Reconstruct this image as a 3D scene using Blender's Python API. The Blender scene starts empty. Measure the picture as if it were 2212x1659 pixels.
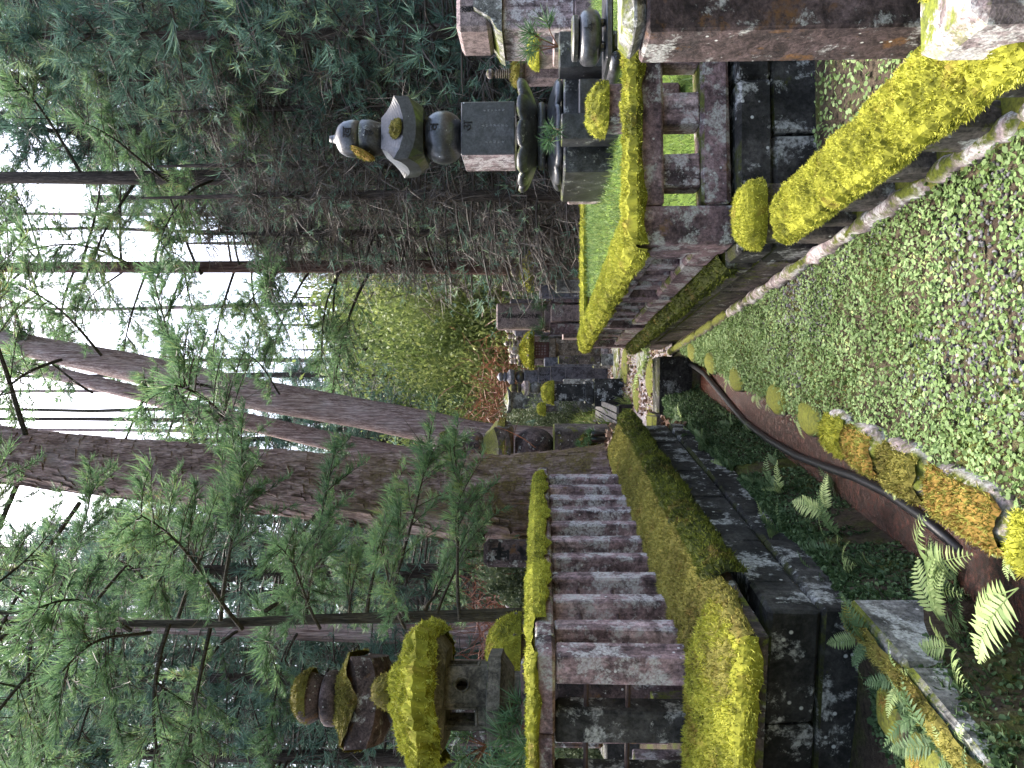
import bpy, math, random
import numpy as np
from mathutils import Vector, Matrix, noise as mnoise

# ------------------------------------------------------------------ camera, sky, sun, exposure
S = bpy.context.scene
COL = S.collection
R = math.radians
FPX, PITCH = 1661.0, math.atan(63 / 1661.0)
FWD = Vector((0, math.cos(PITCH), math.sin(PITCH)))
UPV = Vector((0, -math.sin(PITCH), math.cos(PITCH)))
CAM = Vector((0, 0, 1.5))
cd = bpy.data.cameras.new('camera'); cam = bpy.data.objects.new('camera', cd); COL.objects.link(cam)
cd.sensor_width = 36; cd.sensor_fit = 'HORIZONTAL'; cd.lens = FPX / 2212 * 36; cd.clip_start = .05; cd.clip_end = 600
m = Matrix.Identity(4)                       # the phone was held upright, the picture lies on its side
m.col[0][:3] = -UPV; m.col[1][:3] = (1, 0, 0); m.col[2][:3] = -FWD; m.col[3][:3] = CAM
cam.matrix_world = m
S.camera = cam
SUN_EL, SUN_AZ = R(66), R(-25)               # azimuth measured from straight ahead (+y), towards the right
W = bpy.data.worlds.new('World'); S.world = W; W.use_nodes = True
wn = W.node_tree.nodes; bg = wn['Background']
sky = wn.new('ShaderNodeTexSky'); sky.sky_type = 'NISHITA'; sky.sun_disc = False
sky.sun_elevation = SUN_EL; sky.sun_rotation = SUN_AZ
sky.air_density = 1.0; sky.dust_density = 6.0; sky.ozone_density = 1.0
W.node_tree.links.new(sky.outputs[0], bg.inputs[0]); bg.inputs[1].default_value = .15
sd = bpy.data.lights.new('sun', 'SUN'); sd.energy = 2.6; sd.angle = R(35); sd.color = (1, .96, .89)
sun = bpy.data.objects.new('sun', sd); COL.objects.link(sun)
sv = Vector((math.sin(SUN_AZ) * math.cos(SUN_EL), math.cos(SUN_AZ) * math.cos(SUN_EL), math.sin(SUN_EL)))
sun.rotation_euler = sv.to_track_quat('Z', 'Y').to_euler()
S.view_settings.view_transform = 'Standard'; S.view_settings.look = 'None'
S.view_settings.exposure = 2.4; S.view_settings.gamma = 1.0; S.view_settings.use_curve_mapping = False
S.render.engine = 'CYCLES'; S.cycles.max_bounces = 5; S.cycles.diffuse_bounces = 3; S.cycles.transparent_max_bounces = 4
S.cycles.glossy_bounces = 3; S.cycles.transmission_bounces = 3

def P(dx, dy, Z):
    """world point seen at (dx, dy) of the 2212 x 1659 view, Z metres ahead"""
    r = FWD * FPX + Vector((1, 0, 0)) * (829.5 - dy) + UPV * (1106 - dx)
    return CAM + r * (Z / r.y)
def zat(dx, Z): return P(dx, 829.5, Z).z
def xat(dy, Z): return P(1169, dy, Z).x

rng = np.random.default_rng(7); random.seed(7)

# ------------------------------------------------------------------ numpy noise
def _h(i, j, k, s):
    n = (i.astype(np.int64) * 374761393 + j.astype(np.int64) * 668265263 + k.astype(np.int64) * 2147483647 + s * 1274126177) & 0xffffffff
    n = ((n ^ (n >> 13)) * 1274126177) & 0xffffffff
    return ((n ^ (n >> 16)) & 0xffff) / 65535.0
def vn(p, s=0):
    p = np.asarray(p, float); f = np.floor(p); t = p - f; t = t * t * (3 - 2 * t); i, j, k = f[..., 0], f[..., 1], f[..., 2]
    r = 0
    for a in (0, 1):
        for b in (0, 1):
            for c in (0, 1):
                w = (t[..., 0] if a else 1 - t[..., 0]) * (t[..., 1] if b else 1 - t[..., 1]) * (t[..., 2] if c else 1 - t[..., 2])
                r = r + w * _h(i + a, j + b, k + c, s)
    return r
def fbm(p, s=0, o=4):
    p = np.asarray(p, float); r, a, tot = 0, .5, 0
    for q in range(o): r = r + a * vn(p * 2.03 ** q + q * 17.3, s + q); tot += a; a *= .5
    return r / tot

# ------------------------------------------------------------------ mesh building
class MB:
    def __init__(s): s.v = []; s.f = []; s.t = []; s.n = 0
    def add(s, VF, mat=0, tint=.5, M=None):
        V, F = VF; V = np.asarray(V, float).reshape(-1, 3)
        if M is not None:
            A = np.array(M); V = V @ A[:3, :3].T + A[:3, 3]
        if isinstance(F, np.ndarray): s.f.append((F.astype(np.int64) + s.n, mat))
        else:
            g = {}
            for q in F: g.setdefault(len(q), []).append(q)
            for k, q in g.items(): s.f.append((np.array(q, np.int64) + s.n, mat))
        s.v.append(V); s.t.append(np.broadcast_to(np.asarray(tint, float), (len(V),))); s.n += len(V)
        return s
    def mesh(s, name, mats, smooth=False):
        me = bpy.data.meshes.new(name); V = np.concatenate(s.v)
        me.vertices.add(len(V)); me.vertices.foreach_set('co', V.ravel().astype(np.float32))
        L = np.concatenate([f.ravel() for f, _ in s.f]); k = np.concatenate([np.full(len(f), f.shape[1]) for f, _ in s.f])
        me.loops.add(len(L)); me.loops.foreach_set('vertex_index', L.astype(np.int32))
        me.polygons.add(len(k)); st = np.concatenate([[0], np.cumsum(k)[:-1]])
        me.polygons.foreach_set('loop_start', st.astype(np.int32))
        mi = np.concatenate([np.full(len(f), q) for f, q in s.f]); me.polygons.foreach_set('material_index', mi.astype(np.int32))
        me.polygons.foreach_set('use_smooth', np.full(len(k), bool(smooth)))
        a = me.attributes.new('tint', 'FLOAT', 'POINT'); a.data.foreach_set('value', np.concatenate(s.t).astype(np.float32))
        for q in (mats if isinstance(mats, (list, tuple)) else [mats]): me.materials.append(q)
        me.update(calc_edges=True); me.validate()
        return me

def cbox(c, s, b=.01, j=0., seed=0, taper=1.):
    """box with chamfered edges, worn a little"""
    c = np.array(c, float); h = np.array(s, float) / 2; b = min(b, h.min() * .9); V = []; ix = {}
    for x in (-1, 1):
        for y in (-1, 1):
            for z in (-1, 1):
                for a in range(3):
                    p = np.array([x, y, z]) * (h - b); p[a] = (x, y, z)[a] * h[a]
                    ix[x, y, z, a] = len(V); V.append(p)
    F = []
    def q(l):
        p = [V[i] for i in l]; n = np.cross(p[1] - p[0], p[2] - p[0])
        F.append(l if n @ sum(p) > 0 else l[::-1])
    for a in range(3):
        u, v = [k for k in range(3) if k != a]
        for sg in (-1, 1):
            l = []
            for su, sv_ in ((-1, -1), (1, -1), (1, 1), (-1, 1)):
                t = [0, 0, 0]; t[a] = sg; t[u] = su; t[v] = sv_; l.append(ix[(*t, a)])
            q(l)
        for su in (-1, 1):
            for sv_ in (-1, 1):
                l = []
                for sg, aa in ((-1, u), (1, u), (1, v), (-1, v)):
                    t = [0, 0, 0]; t[a] = sg; t[u] = su; t[v] = sv_; l.append(ix[(*t, aa)])
                q(l)
    for x in (-1, 1):
        for y in (-1, 1):
            for z in (-1, 1): q([ix[x, y, z, a] for a in range(3)])
    V = np.array(V)
    if taper != 1: V[:, :2] *= np.where(V[:, 2:] > 0, taper, 1)
    if j:
        g = np.random.default_rng(abs(seed) + 5); V = V + g.uniform(-j, j, V.shape)
    return V + c, F

def tube(pts, rad, n=8, cap=True):
    pts = np.array([tuple(p) for p in pts], float); rad = np.broadcast_to(np.asarray(rad, float), (len(pts),))
    d = np.gradient(pts, axis=0); d /= np.linalg.norm(d, axis=1)[:, None] + 1e-9
    ref = np.array([0, 0, 1.]) if abs(d[:, 2]).mean() < .8 else np.array([1., 0, 0])
    u = np.cross(d, ref); u /= np.linalg.norm(u, axis=1)[:, None] + 1e-9; w = np.cross(d, u)
    a = np.linspace(0, 2 * math.pi, n, endpoint=False)
    V = pts[:, None] + rad[:, None, None] * (u[:, None] * np.cos(a)[None, :, None] - w[:, None] * np.sin(a)[None, :, None])
    m = len(pts); i, k = np.meshgrid(np.arange(m - 1), np.arange(n), indexing='ij'); k2 = (k + 1) % n
    F = np.stack([i * n + k, i * n + k2, (i + 1) * n + k2, (i + 1) * n + k], -1).reshape(-1, 4).tolist()
    if cap: F += [list(range(n))[::-1], [(m - 1) * n + q for q in range(n)]]
    return V.reshape(-1, 3), F

def lathe(prof, n=24, squash=None):
    prof = np.array(prof, float); a = np.linspace(0, 2 * math.pi, n, endpoint=False); m = len(prof)
    V = np.stack([prof[:, 0, None] * np.cos(a), prof[:, 0, None] * np.sin(a), np.repeat(prof[:, 1, None], n, 1)], -1)
    i, k = np.meshgrid(np.arange(m - 1), np.arange(n), indexing='ij'); k2 = (k + 1) % n
    F = np.stack([i * n + k, i * n + k2, (i + 1) * n + k2, (i + 1) * n + k], -1).reshape(-1, 4).tolist()
    F += [list(range(n))[::-1], [(m - 1) * n + q for q in range(n)]]
    return V.reshape(-1, 3), F

def gridmesh(Pg):
    n, m_ = Pg.shape[:2]; i, k = np.meshgrid(np.arange(n - 1), np.arange(m_ - 1), indexing='ij')
    F = np.stack([i * m_ + k, (i + 1) * m_ + k, (i + 1) * m_ + k + 1, i * m_ + k + 1], -1).reshape(-1, 4)
    return Pg.reshape(-1, 3), F

def prism(poly, x0, x1, axis=0):
    """polygon (a,b) in the plane across AXIS, pushed from x0 to x1; axis 0: (y,z); axis 1: (x,z)"""
    k = len(poly); V = []
    for x in (x0, x1):
        for a, b in poly: V.append((x, a, b) if axis == 0 else (a, x, b))
    V = np.array(V); F = [[i, (i + 1) % k, k + (i + 1) % k, k + i] for i in range(k)] + [list(range(k))[::-1], list(range(k, 2 * k))]
    c = V.mean(0); p = V[F[0]]; nn = np.cross(p[1] - p[0], p[2] - p[0])
    area = sum(poly[i][0] * poly[(i + 1) % k][1] - poly[(i + 1) % k][0] * poly[i][1] for i in range(k))
    flip = (area < 0) if axis == 0 else (area > 0)
    if x1 < x0: flip = not flip
    return V, [f[::-1] for f in F] if not flip else F

def nrm(a): return a / (np.linalg.norm(a, axis=-1, keepdims=True) + 1e-9)

def ribbons(P0, D, L, Wd, bend, seg=3, g=rng):
    """many thin tapering strips: start, direction, length, width, bend vector"""
    n = len(P0); t = np.linspace(0, 1, seg + 1); side = nrm(np.cross(D, g.normal(size=(n, 3))))
    C = P0[:, None] + D[:, None] * (L[:, None] * t)[..., None] + bend[:, None] * (L[:, None] * t ** 2)[..., None]
    w = Wd[:, None] * np.array([.55, 1, .8, .45][:seg] + [0])[None, :]
    A = C[:, :seg] + side[:, None] * w[:, :seg, None] / 2; B = C[:, :seg] - side[:, None] * w[:, :seg, None] / 2
    V = np.concatenate([A, B, C[:, seg:]], 1); k = 2 * seg + 1; o = (np.arange(n) * k)[:, None]
    quads = np.concatenate([o + np.array([[q, q + seg, q + seg + 1, q + 1]]) for q in range(seg - 1)]) if seg > 1 else np.zeros((0, 4), int)
    tri = o + np.array([[seg - 1, 2 * seg - 1, 2 * seg]])
    return V.reshape(-1, 3), quads, tri, k

def add_ribbons(mb, mat, P0, D, L, Wd, bend, tint, seg=3, g=rng):
    V, q, t, k = ribbons(P0, D, L, Wd, bend, seg, g); tv = np.repeat(tint, k); base = mb.n
    mb.v.append(V); mb.t.append(tv); mb.n += len(V)
    if len(q): mb.f.append((q + base, mat))
    mb.f.append((t + base, mat))

# ------------------------------------------------------------------ scene graph
def link(o, parent=None):
    COL.objects.link(o)
    if parent: o.parent = parent
    return o
def tag(o, label=None, cat=None, group=None, kind=None):
    for k, v in (('label', label), ('category', cat), ('group', group), ('kind', kind)):
        if v: o[k] = v
    return o
def thing(name, label, cat, loc=(0, 0, 0), rz=0, group=None):
    o = link(bpy.data.objects.new(name, None)); o.location = loc; o.rotation_euler.z = rz; o.empty_display_size = .1
    return tag(o, label, cat, group)
def part(name, me, parent=None, mats=None, smooth=False, loc=(0, 0, 0), rot=(0, 0, 0), scale=None, kind=None, label=None):
    if isinstance(me, tuple): me = MB().add(me)
    if isinstance(me, MB): me = me.mesh(name, mats, smooth)
    o = link(bpy.data.objects.new(name, me), parent); o.location = loc; o.rotation_euler = rot
    if scale: o.scale = scale
    return tag(o, label, None, None, kind)
def single(name, me, mats, label, cat, loc=(0, 0, 0), rz=0, smooth=False, group=None):
    return tag(part(name, me, None, mats, smooth, loc, (0, 0, rz)), label, cat, group)
def struct(name, me, mats, smooth=False, kind='structure'):
    return part(name, me, None, mats, smooth, kind=kind)
def copy_tree(o, parent=None):
    c = o.copy(); COL.objects.link(c); c.parent = parent
    for ch in o.children: copy_tree(ch, c)
    return c

# ------------------------------------------------------------------ materials
class NT:
    def __init__(s, name):
        s.m = bpy.data.materials.new(name); s.m.use_nodes = True; s.t = s.m.node_tree; s.n = s.t.nodes; s.n.clear()
        s.out = s.n.new('ShaderNodeOutputMaterial'); s.g = s.n.new('ShaderNodeNewGeometry')
    def nd(s, ty, **k):
        n = s.n.new('ShaderNode' + ty)
        for a, v in k.items(): setattr(n, a, v)
        return n
    def ln(s, a, b): s.t.links.new(a, b)
    def pos(s, scale=(1, 1, 1), off=0):
        mp = s.nd('Mapping'); s.ln(s.g.outputs['Position'], mp.inputs[0]); mp.inputs['Scale'].default_value = scale
        mp.inputs['Location'].default_value = (off, off * .7, off * 1.3); return mp.outputs[0]
    def noise(s, sc, det=4, ro=.6, v=None, dist=0):
        n = s.nd('TexNoise'); n.inputs['Scale'].default_value = sc; n.inputs['Detail'].default_value = det
        n.inputs['Roughness'].default_value = ro; n.inputs['Distortion'].default_value = dist
        s.ln(v or s.g.outputs['Position'], n.inputs['Vector']); return n.outputs['Fac']
    def ramp(s, f, *st, const=False):
        r = s.nd('ValToRGB'); e = r.color_ramp.elements
        if const: r.color_ramp.interpolation = 'CONSTANT'
        while len(e) < len(st): e.new(.5)
        for q, (p_, c) in zip(e, st):
            q.position = p_; q.color = (c, c, c, 1) if isinstance(c, (int, float)) else (*c, 1)
        s.ln(f, r.inputs[0]); return r.outputs[0]
    def mix(s, f, a, b, mode='MIX'):
        x = s.nd('Mix', data_type='RGBA', blend_type=mode)
        for i, v in ((0, f), (6, a), (7, b)):
            if isinstance(v, (int, float)): x.inputs[i].default_value = v if i == 0 else (v, v, v, 1)
            elif isinstance(v, tuple): x.inputs[i].default_value = (*v, 1)
            else: s.ln(v, x.inputs[i])
        return x.outputs[2]
    def math(s, op, a, b=None):
        x = s.nd('Math', operation=op)
        for i, v in ((0, a), (1, b)):
            if v is None: continue
            if isinstance(v, (int, float)): x.inputs[i].default_value = v
            else: s.ln(v, x.inputs[i])
        return x.outputs[0]
    def up(s, lo, hi):
        sp = s.nd('SeparateXYZ'); s.ln(s.g.outputs['Normal'], sp.inputs[0]); return s.ramp(sp.outputs[2], (lo, 0), (hi, 1))
    def attr(s, n='tint'):
        a = s.nd('Attribute', attribute_name=n); return a.outputs['Fac']
    def bsdf(s, col, ro=.8, bump=None, bs=.5, bd=.01, spec=.3, metal=0):
        b = s.nd('BsdfPrincipled'); b.inputs['Specular IOR Level'].default_value = spec; b.inputs['Metallic'].default_value = metal
        for k, v in (('Base Color', col), ('Roughness', ro)):
            if isinstance(v, tuple): b.inputs[k].default_value = (*v, 1)
            elif isinstance(v, (int, float)): b.inputs[k].default_value = v
            else: s.ln(v, b.inputs[k])
        if bump is not None:
            u = s.nd('Bump'); u.inputs['Strength'].default_value = bs; u.inputs['Distance'].default_value = bd
            s.ln(bump, u.inputs['Height']); s.ln(u.outputs[0], b.inputs['Normal'])
        s.ln(b.outputs[0], s.out.inputs[0]); return s.m

def stone(name, c1, c2, c3, lichen=.5, lcol=(.42, .42, .39), ochre=0., ocol=(.2, .11, .04), moss=0., ro=.85, spec=.25, bs=.6, bd=.012, seed=0,
          specks=.5, k=1., streak=0., mcol=((.035, .045, .008), (.13, .15, .015))):
    t = NT(name); p = t.pos((1, 1, 1), seed * 3.1)
    base = t.ramp(t.noise(3.2 * k, 8, .68, p, .3), (.33, c1), (.5, c2), (.68, c3))
    fine = t.noise(55 * k, 3, .7, p); base = t.mix(1, base, t.ramp(fine, (.3, .45), (.7, 1.5)), 'MULTIPLY')
    dirt = t.noise(9 * k, 6, .7, p, .6); base = t.mix(1, base, t.ramp(dirt, (.38, .4), (.55, 1.1)), 'MULTIPLY')
    if streak:
        sm = t.noise(1, 5, .65, t.pos((26, 26, 1.6), seed)); base = t.mix(streak, base, t.ramp(sm, (.4, .5), (.6, 1.7)), 'MULTIPLY')
    if ochre:
        base = t.mix(t.ramp(t.noise(4.5 * k, 7, .7, t.pos(off=seed + 9)), (1 - ochre - .02, 0), (1 - ochre + .06, .85)), base, ocol)
    bump = t.mix(.5, fine, dirt)
    if lichen:
        ln_ = t.ramp(t.noise(6.5 * k, 9, .72, t.pos(off=seed + 21), .2), (1 - lichen, 0), (1 - lichen + .05, 1))
        ln2 = t.mix(1, ln_, t.ramp(t.noise(70 * k, 3, .7, p), (.35, .1), (.6, 1)), 'MULTIPLY')
        base = t.mix(ln2, base, lcol)
    if specks:
        v = t.nd('TexVoronoi'); v.inputs['Scale'].default_value = 26 * k; v.inputs['Randomness'].default_value = 1; t.ln(p, v.inputs['Vector'])
        sp = t.ramp(v.outputs['Distance'], (.12, 1), (.2, 0))
        pick = t.math('GREATER_THAN', v.outputs['Color'], 1 - specks * .5)
        base = t.mix(t.math('MULTIPLY', sp, pick), base, tuple(min(1, q * 1.25) for q in lcol))
    if moss:
        mn = t.ramp(t.noise(5 * k, 7, .7, t.pos(off=seed + 40)), (.62 - moss * .4, 0), (.7 - moss * .4, 1))
        um = t.math('MULTIPLY', mn, t.up(.2, .75)); dn = t.ramp(t.noise(8 * k, 6, .72, t.pos(off=seed + 51)), (.72 - moss * .22, 0), (.8 - moss * .22, .9))
        base = t.mix(t.math('MAXIMUM', um, dn), base, t.ramp(t.noise(60, 3, .7), (.3, mcol[0]), (.7, mcol[1])))
    return t.bsdf(base, ro, bump, bs, bd, spec)

M = {}
M['rail'] = stone('reddish_rail_stone', (.065, .048, .05), (.19, .125, .13), (.34, .24, .245), .48, ochre=.36, moss=.35, seed=1)
M['baluster'] = stone('weathered_baluster_stone', (.08, .058, .06), (.25, .17, .175), (.42, .32, .32), .5, (.5, .48, .47), ochre=.33, moss=.15, seed=2, streak=.6)
M['base'] = stone('dark_base_stone', (.012, .012, .012), (.03, .029, .027), (.075, .07, .066), .47, (.4, .4, .38), moss=.35, seed=3, specks=.8, k=.7, mcol=((.015, .018, .006), (.06, .065, .014)))
M['mossbase'] = stone('mossy_base_stone', (.03, .024, .022), (.075, .058, .052), (.17, .13, .12), .42, moss=.85, seed=4)
M['pillar'] = stone('pillar_stone', (.035, .03, .03), (.085, .06, .057), (.16, .115, .115), .43, (.45, .45, .42), ochre=.42, ocol=(.17, .085, .03), seed=5, specks=.5)
M['pale'] = stone('pale_lichened_stone', (.14, .11, .11), (.3, .24, .24), (.5, .44, .43), .5, (.62, .6, .58), moss=.4, seed=6)
M['polished'] = stone('dark_polished_granite', (.028, .028, .031), (.05, .05, .055), (.085, .085, .094), .3, (.5, .5, .5), seed=7, ro=.28, spec=.75, bs=.12, specks=.28)
M['polmoss'] = stone('dark_granite_with_moss', (.026, .026, .028), (.05, .05, .053), (.09, .09, .095), .42, moss=.3, seed=8, ro=.42, spec=.5, bs=.2, specks=.5)
M['lich'] = stone('granite_with_lichen_streaks', (.17, .13, .135), (.26, .2, .205), (.36, .28, .29), .5, (.62, .58, .58), seed=9, streak=.7, specks=.6)
M['pink'] = stone('pink_granite', (.2, .15, .148), (.28, .215, .21), (.37, .29, .285), .36, (.45, .43, .41), seed=10, ro=.55, bs=.2, specks=.2, k=1.6)
M['blue'] = stone('blue_grey_granite', (.1, .1, .13), (.145, .145, .18), (.2, .2, .24), .3, seed=11, ro=.5, bs=.15, specks=.2, k=1.5)
M['grey'] = stone('grey_weathered_stone', (.09, .088, .082), (.19, .185, .172), (.34, .33, .31), .48, (.55, .55, .52), moss=.4, seed=12)
M['lantern'] = stone('lantern_stone', (.06, .055, .04), (.125, .11, .085), (.2, .17, .14), .36, (.3, .28, .25), ochre=.32, ocol=(.13, .085, .035), moss=.3, seed=13, bs=.35, specks=.2)
M['tan'] = stone('tan_lantern_stone', (.15, .115, .085), (.24, .19, .145), (.33, .27, .22), .4, moss=.2, seed=14)
M['greenst'] = stone('moss_stained_stone', (.05, .045, .04), (.11, .09, .08), (.22, .18, .17), .42, moss=.75, seed=15, mcol=((.05, .055, .01), (.16, .17, .02)))

def mossmat(name, c1, c2, c3, sc=14):
    t = NT(name); a = t.attr(); n = t.noise(sc, 5, .65)
    f = t.math('ADD', t.math('MULTIPLY', a, .75), t.math('MULTIPLY', n, .35))
    c = t.ramp(f, (.2, c1), (.45, c2), (.72, c3)); br = t.ramp(t.noise(5, 6, .7), (.56, 0), (.68, .55)); c = t.mix(br, c, (.17, .1, .03))
    return t.bsdf(c, .9, spec=.1)
M['moss'] = mossmat('yellow_green_moss', (.06, .065, .01), (.3, .3, .035), (.5, .5, .09))
M['mossdull'] = mossmat('olive_moss', (.06, .05, .014), (.17, .155, .035), (.34, .31, .08), 9)
M['mossgold'] = mossmat('golden_brown_moss', (.1, .05, .014), (.25, .17, .04), (.3, .31, .07), 7)
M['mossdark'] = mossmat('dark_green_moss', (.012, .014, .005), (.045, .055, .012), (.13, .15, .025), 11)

def leafmat(name, stops, trans=.3, ro=.55, rnd=.25, spec=.25):
    t = NT(name); a = t.attr(); oi = t.nd('ObjectInfo')
    f = t.math('ADD', t.math('MULTIPLY', a, 1 - rnd), t.math('MULTIPLY', oi.outputs['Random'], rnd))
    c = t.ramp(f, *stops); b = t.nd('BsdfPrincipled'); t.ln(c, b.inputs['Base Color']); b.inputs['Roughness'].default_value = ro
    b.inputs['Specular IOR Level'].default_value = spec
    tr = t.nd('BsdfTranslucent'); t.ln(c, tr.inputs[0]); mx = t.nd('MixShader'); mx.inputs[0].default_value = trans
    t.ln(b.outputs[0], mx.inputs[1]); t.ln(tr.outputs[0], mx.inputs[2]); t.ln(mx.outputs[0], t.out.inputs[0]); return t.m
M['needle'] = leafmat('cedar_needles', ((0, (.05, .085, .05)), (.35, (.1, .185, .09)), (.7, (.19, .31, .14)), (.92, (.29, .34, .13)), (1, (.3, .2, .1))), .42)
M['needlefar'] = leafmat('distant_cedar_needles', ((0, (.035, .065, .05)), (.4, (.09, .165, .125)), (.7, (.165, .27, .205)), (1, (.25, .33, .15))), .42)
M['twig'] = leafmat('dry_brown_twigs', ((0, (.05, .043, .038)), (.6, (.13, .11, .095)), (1, (.22, .18, .15))), .1)
M['broad'] = leafmat('broad_leaves', ((0, (.05, .075, .022)), (.45, (.13, .18, .055)), (.8, (.24, .28, .09)), (1, (.34, .34, .12))), .4)
M['broaddark'] = leafmat('dull_green_leaves', ((0, (.03, .045, .022)), (.5, (.085, .115, .06)), (1, (.19, .22, .12))), .3)
M['clover'] = leafmat('clover_leaves', ((0, (.07, .12, .03)), (.4, (.16, .24, .08)), (.7, (.26, .37, .16)), (1, (.38, .4, .14))), .3, rnd=0)
M['fern'] = leafmat('fern_fronds', ((0, (.07, .12, .035)), (.45, (.2, .29, .1)), (1, (.42, .5, .22))), .35, rnd=.15)
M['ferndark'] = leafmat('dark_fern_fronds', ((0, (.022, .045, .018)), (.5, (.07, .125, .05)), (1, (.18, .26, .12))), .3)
M['pine'] = leafmat('pine_needles', ((0, (.03, .07, .03)), (.6, (.08, .16, .07)), (1, (.2, .28, .13))), .2)
M['litter'] = leafmat('dead_leaves', ((0, (.06, .035, .022)), (.5, (.15, .09, .06)), (1, (.3, .2, .15))), .1, rnd=0)
M['redbrown'] = leafmat('dead_red_brown_sprays', ((0, (.09, .035, .03)), (1, (.26, .12, .07))), .2)

def bark(name, c1, c2, c3, sc=(9, 9, 1.1), mossy=0., pale=0., bd=.03, top=2.5):
    t = NT(name); p = t.pos(sc); n = t.noise(2.2, 8, .68, p, .4); n2 = t.noise(9, 4, .6, p)
    c = t.ramp(n, (.34, c1), (.5, c2), (.66, c3)); c = t.mix(1, c, t.ramp(n2, (.35, .45), (.62, 1.35)), 'MULTIPLY')
    if pale: c = t.mix(t.ramp(t.noise(1.6, 6, .7), (.5, 0), (.62, pale)), c, (.42, .36, .36))
    if mossy:
        sp = t.nd('SeparateXYZ'); t.ln(t.g.outputs['Position'], sp.inputs[0])
        h = t.ramp(t.math('DIVIDE', sp.outputs[2], top * 2), (.25, 1), (.75, .15)); mn = t.ramp(t.noise(3.2, 8, .72), (.42, 0), (.58, 1))
        c = t.mix(t.math('MULTIPLY', t.math('MULTIPLY', h, mn), mossy), c, t.ramp(t.noise(45, 3, .7), (.32, (.045, .03, .012)), (.6, (.15, .11, .03)), (.75, (.13, .15, .03))))
    return t.bsdf(c, .9, t.mix(.4, n, n2), 1., bd, .15)
M['bark'] = bark('great_cedar_bark', (.075, .048, .042), (.2, .135, .122), (.36, .27, .255), (7, 7, 1.6), .9, .3, .03, 3.2)
M['barkred'] = bark('red_cedar_bark', (.04, .022, .018), (.11, .062, .052), (.2, .125, .11), (14, 14, .8), .25)
M['barkpale'] = bark('pale_fibrous_bark', (.1, .062, .056), (.3, .21, .195), (.52, .42, .4), (16, 16, .7), .25, .2)
M['barkgrey'] = bark('grey_brown_bark', (.025, .02, .018), (.06, .048, .042), (.12, .095, .085), (16, 16, 1.2), .15)
M['barkdark'] = bark('dark_mossy_bark', (.022, .02, .016), (.05, .044, .034), (.09, .08, .06), (16, 16, 1.5), .4)

def simple(name, c, ro=.7, spec=.3, nz=0, metal=0, bs=.3, sc=30):
    t = NT(name)
    if nz:
        n = t.noise(sc, 5, .65); col = t.mix(1, c, t.ramp(n, (.3, 1 - nz), (.7, 1 + nz)), 'MULTIPLY'); return t.bsdf(col, ro, n, bs, .005, spec, metal)
    return t.bsdf(c, ro, None, .5, .01, spec, metal)
M['pipe'] = simple('black_plastic_pipe', (.018, .018, .02), .38, .5, .3)
M['iron'] = simple('rusty_iron', (.06, .035, .032), .7, .4, .5)
M['wood'] = simple('grey_weathered_wood', (.1, .095, .095), .8, .2, .5, sc=18)
M['wooddark'] = simple('dark_wet_wood', (.025, .022, .02), .7, .2, .4)
M['white'] = simple('white_painted_wood', (.72, .69, .7), .6, .3, .08)
M['ink'] = simple('black_ink', (.015, .015, .016), .8)
M['carve'] = simple('carved_groove', (.03, .028, .028), .9)
M['carvelt'] = simple('dusty_carved_letters', (.3, .3, .3), .9)
M['red'] = simple('red_cloth', (.55, .03, .035), .7)
M['pinkcloth'] = simple('faded_pink_cloth', (.72, .3, .33), .8, .2, .2)
M['lattice'] = simple('red_brown_lattice', (.13, .06, .055), .7, .3, .3)
M['void'] = simple('sooty_hollow', (.012, .012, .01), .9)

def soil():
    t = NT('forest_soil'); n = t.noise(2.5, 8, .7); f = t.noise(45, 4, .7)
    c = t.ramp(n, (.35, (.03, .022, .016)), (.5, (.07, .055, .04)), (.62, (.06, .07, .018)), (.72, (.12, .14, .03)))
    c = t.mix(1, c, t.ramp(f, (.3, .5), (.7, 1.5)), 'MULTIPLY'); return t.bsdf(c, .95, f, .8, .015, .1)
M['soil'] = soil()
def grav():
    t = NT('gravel_stones'); c = t.ramp(t.attr(), (0, (.05, .048, .052)), (.5, (.13, .125, .135)), (.85, (.26, .25, .26)), (1, (.34, .24, .22))); return t.bsdf(c, .75, t.noise(200, 3, .6), .2, .003, .3)
M['gravel'] = grav()
def road():
    t = NT('pale_gravel_path'); n = t.noise(3, 8, .7); f = t.noise(60, 4, .75)
    c = t.mix(1, t.ramp(n, (.35, (.2, .17, .17)), (.65, (.36, .33, .34))), t.ramp(f, (.3, .5), (.7, 1.35)), 'MULTIPLY'); return t.bsdf(c, .9, f, .7, .01, .2)
M['road'] = road()
def hillm():
    t = NT('forest_floor_slope'); n = t.noise(.9, 8, .72); f = t.noise(9, 6, .75)
    c = t.mix(1, t.ramp(n, (.38, (.018, .022, .014)), (.55, (.045, .05, .026)), (.7, (.1, .11, .03))), t.ramp(f, (.35, .35), (.68, 1.7)), 'MULTIPLY'); return t.bsdf(c, .95, f, 1., .15, .1)
M['hill'] = hillm()
def iron_water():
    t = NT('rust_coloured_water'); n = t.noise(34, 6, .75); c = t.ramp(t.noise(30, 6, .7), (.35, (.014, .006, .005)), (.55, (.06, .02, .013)), (.72, (.15, .055, .035)))
    return t.bsdf(c, .13, n, .9, .012, .6)
M['water'] = iron_water()
def lawn():
    t = NT('lawn_base'); n = t.noise(3, 6, .7); return t.bsdf(t.ramp(n, (.35, (.05, .08, .015)), (.6, (.13, .2, .04))), .95, t.noise(60, 3, .7), .8, .02, .1)
M['lawn'] = lawn()

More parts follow.
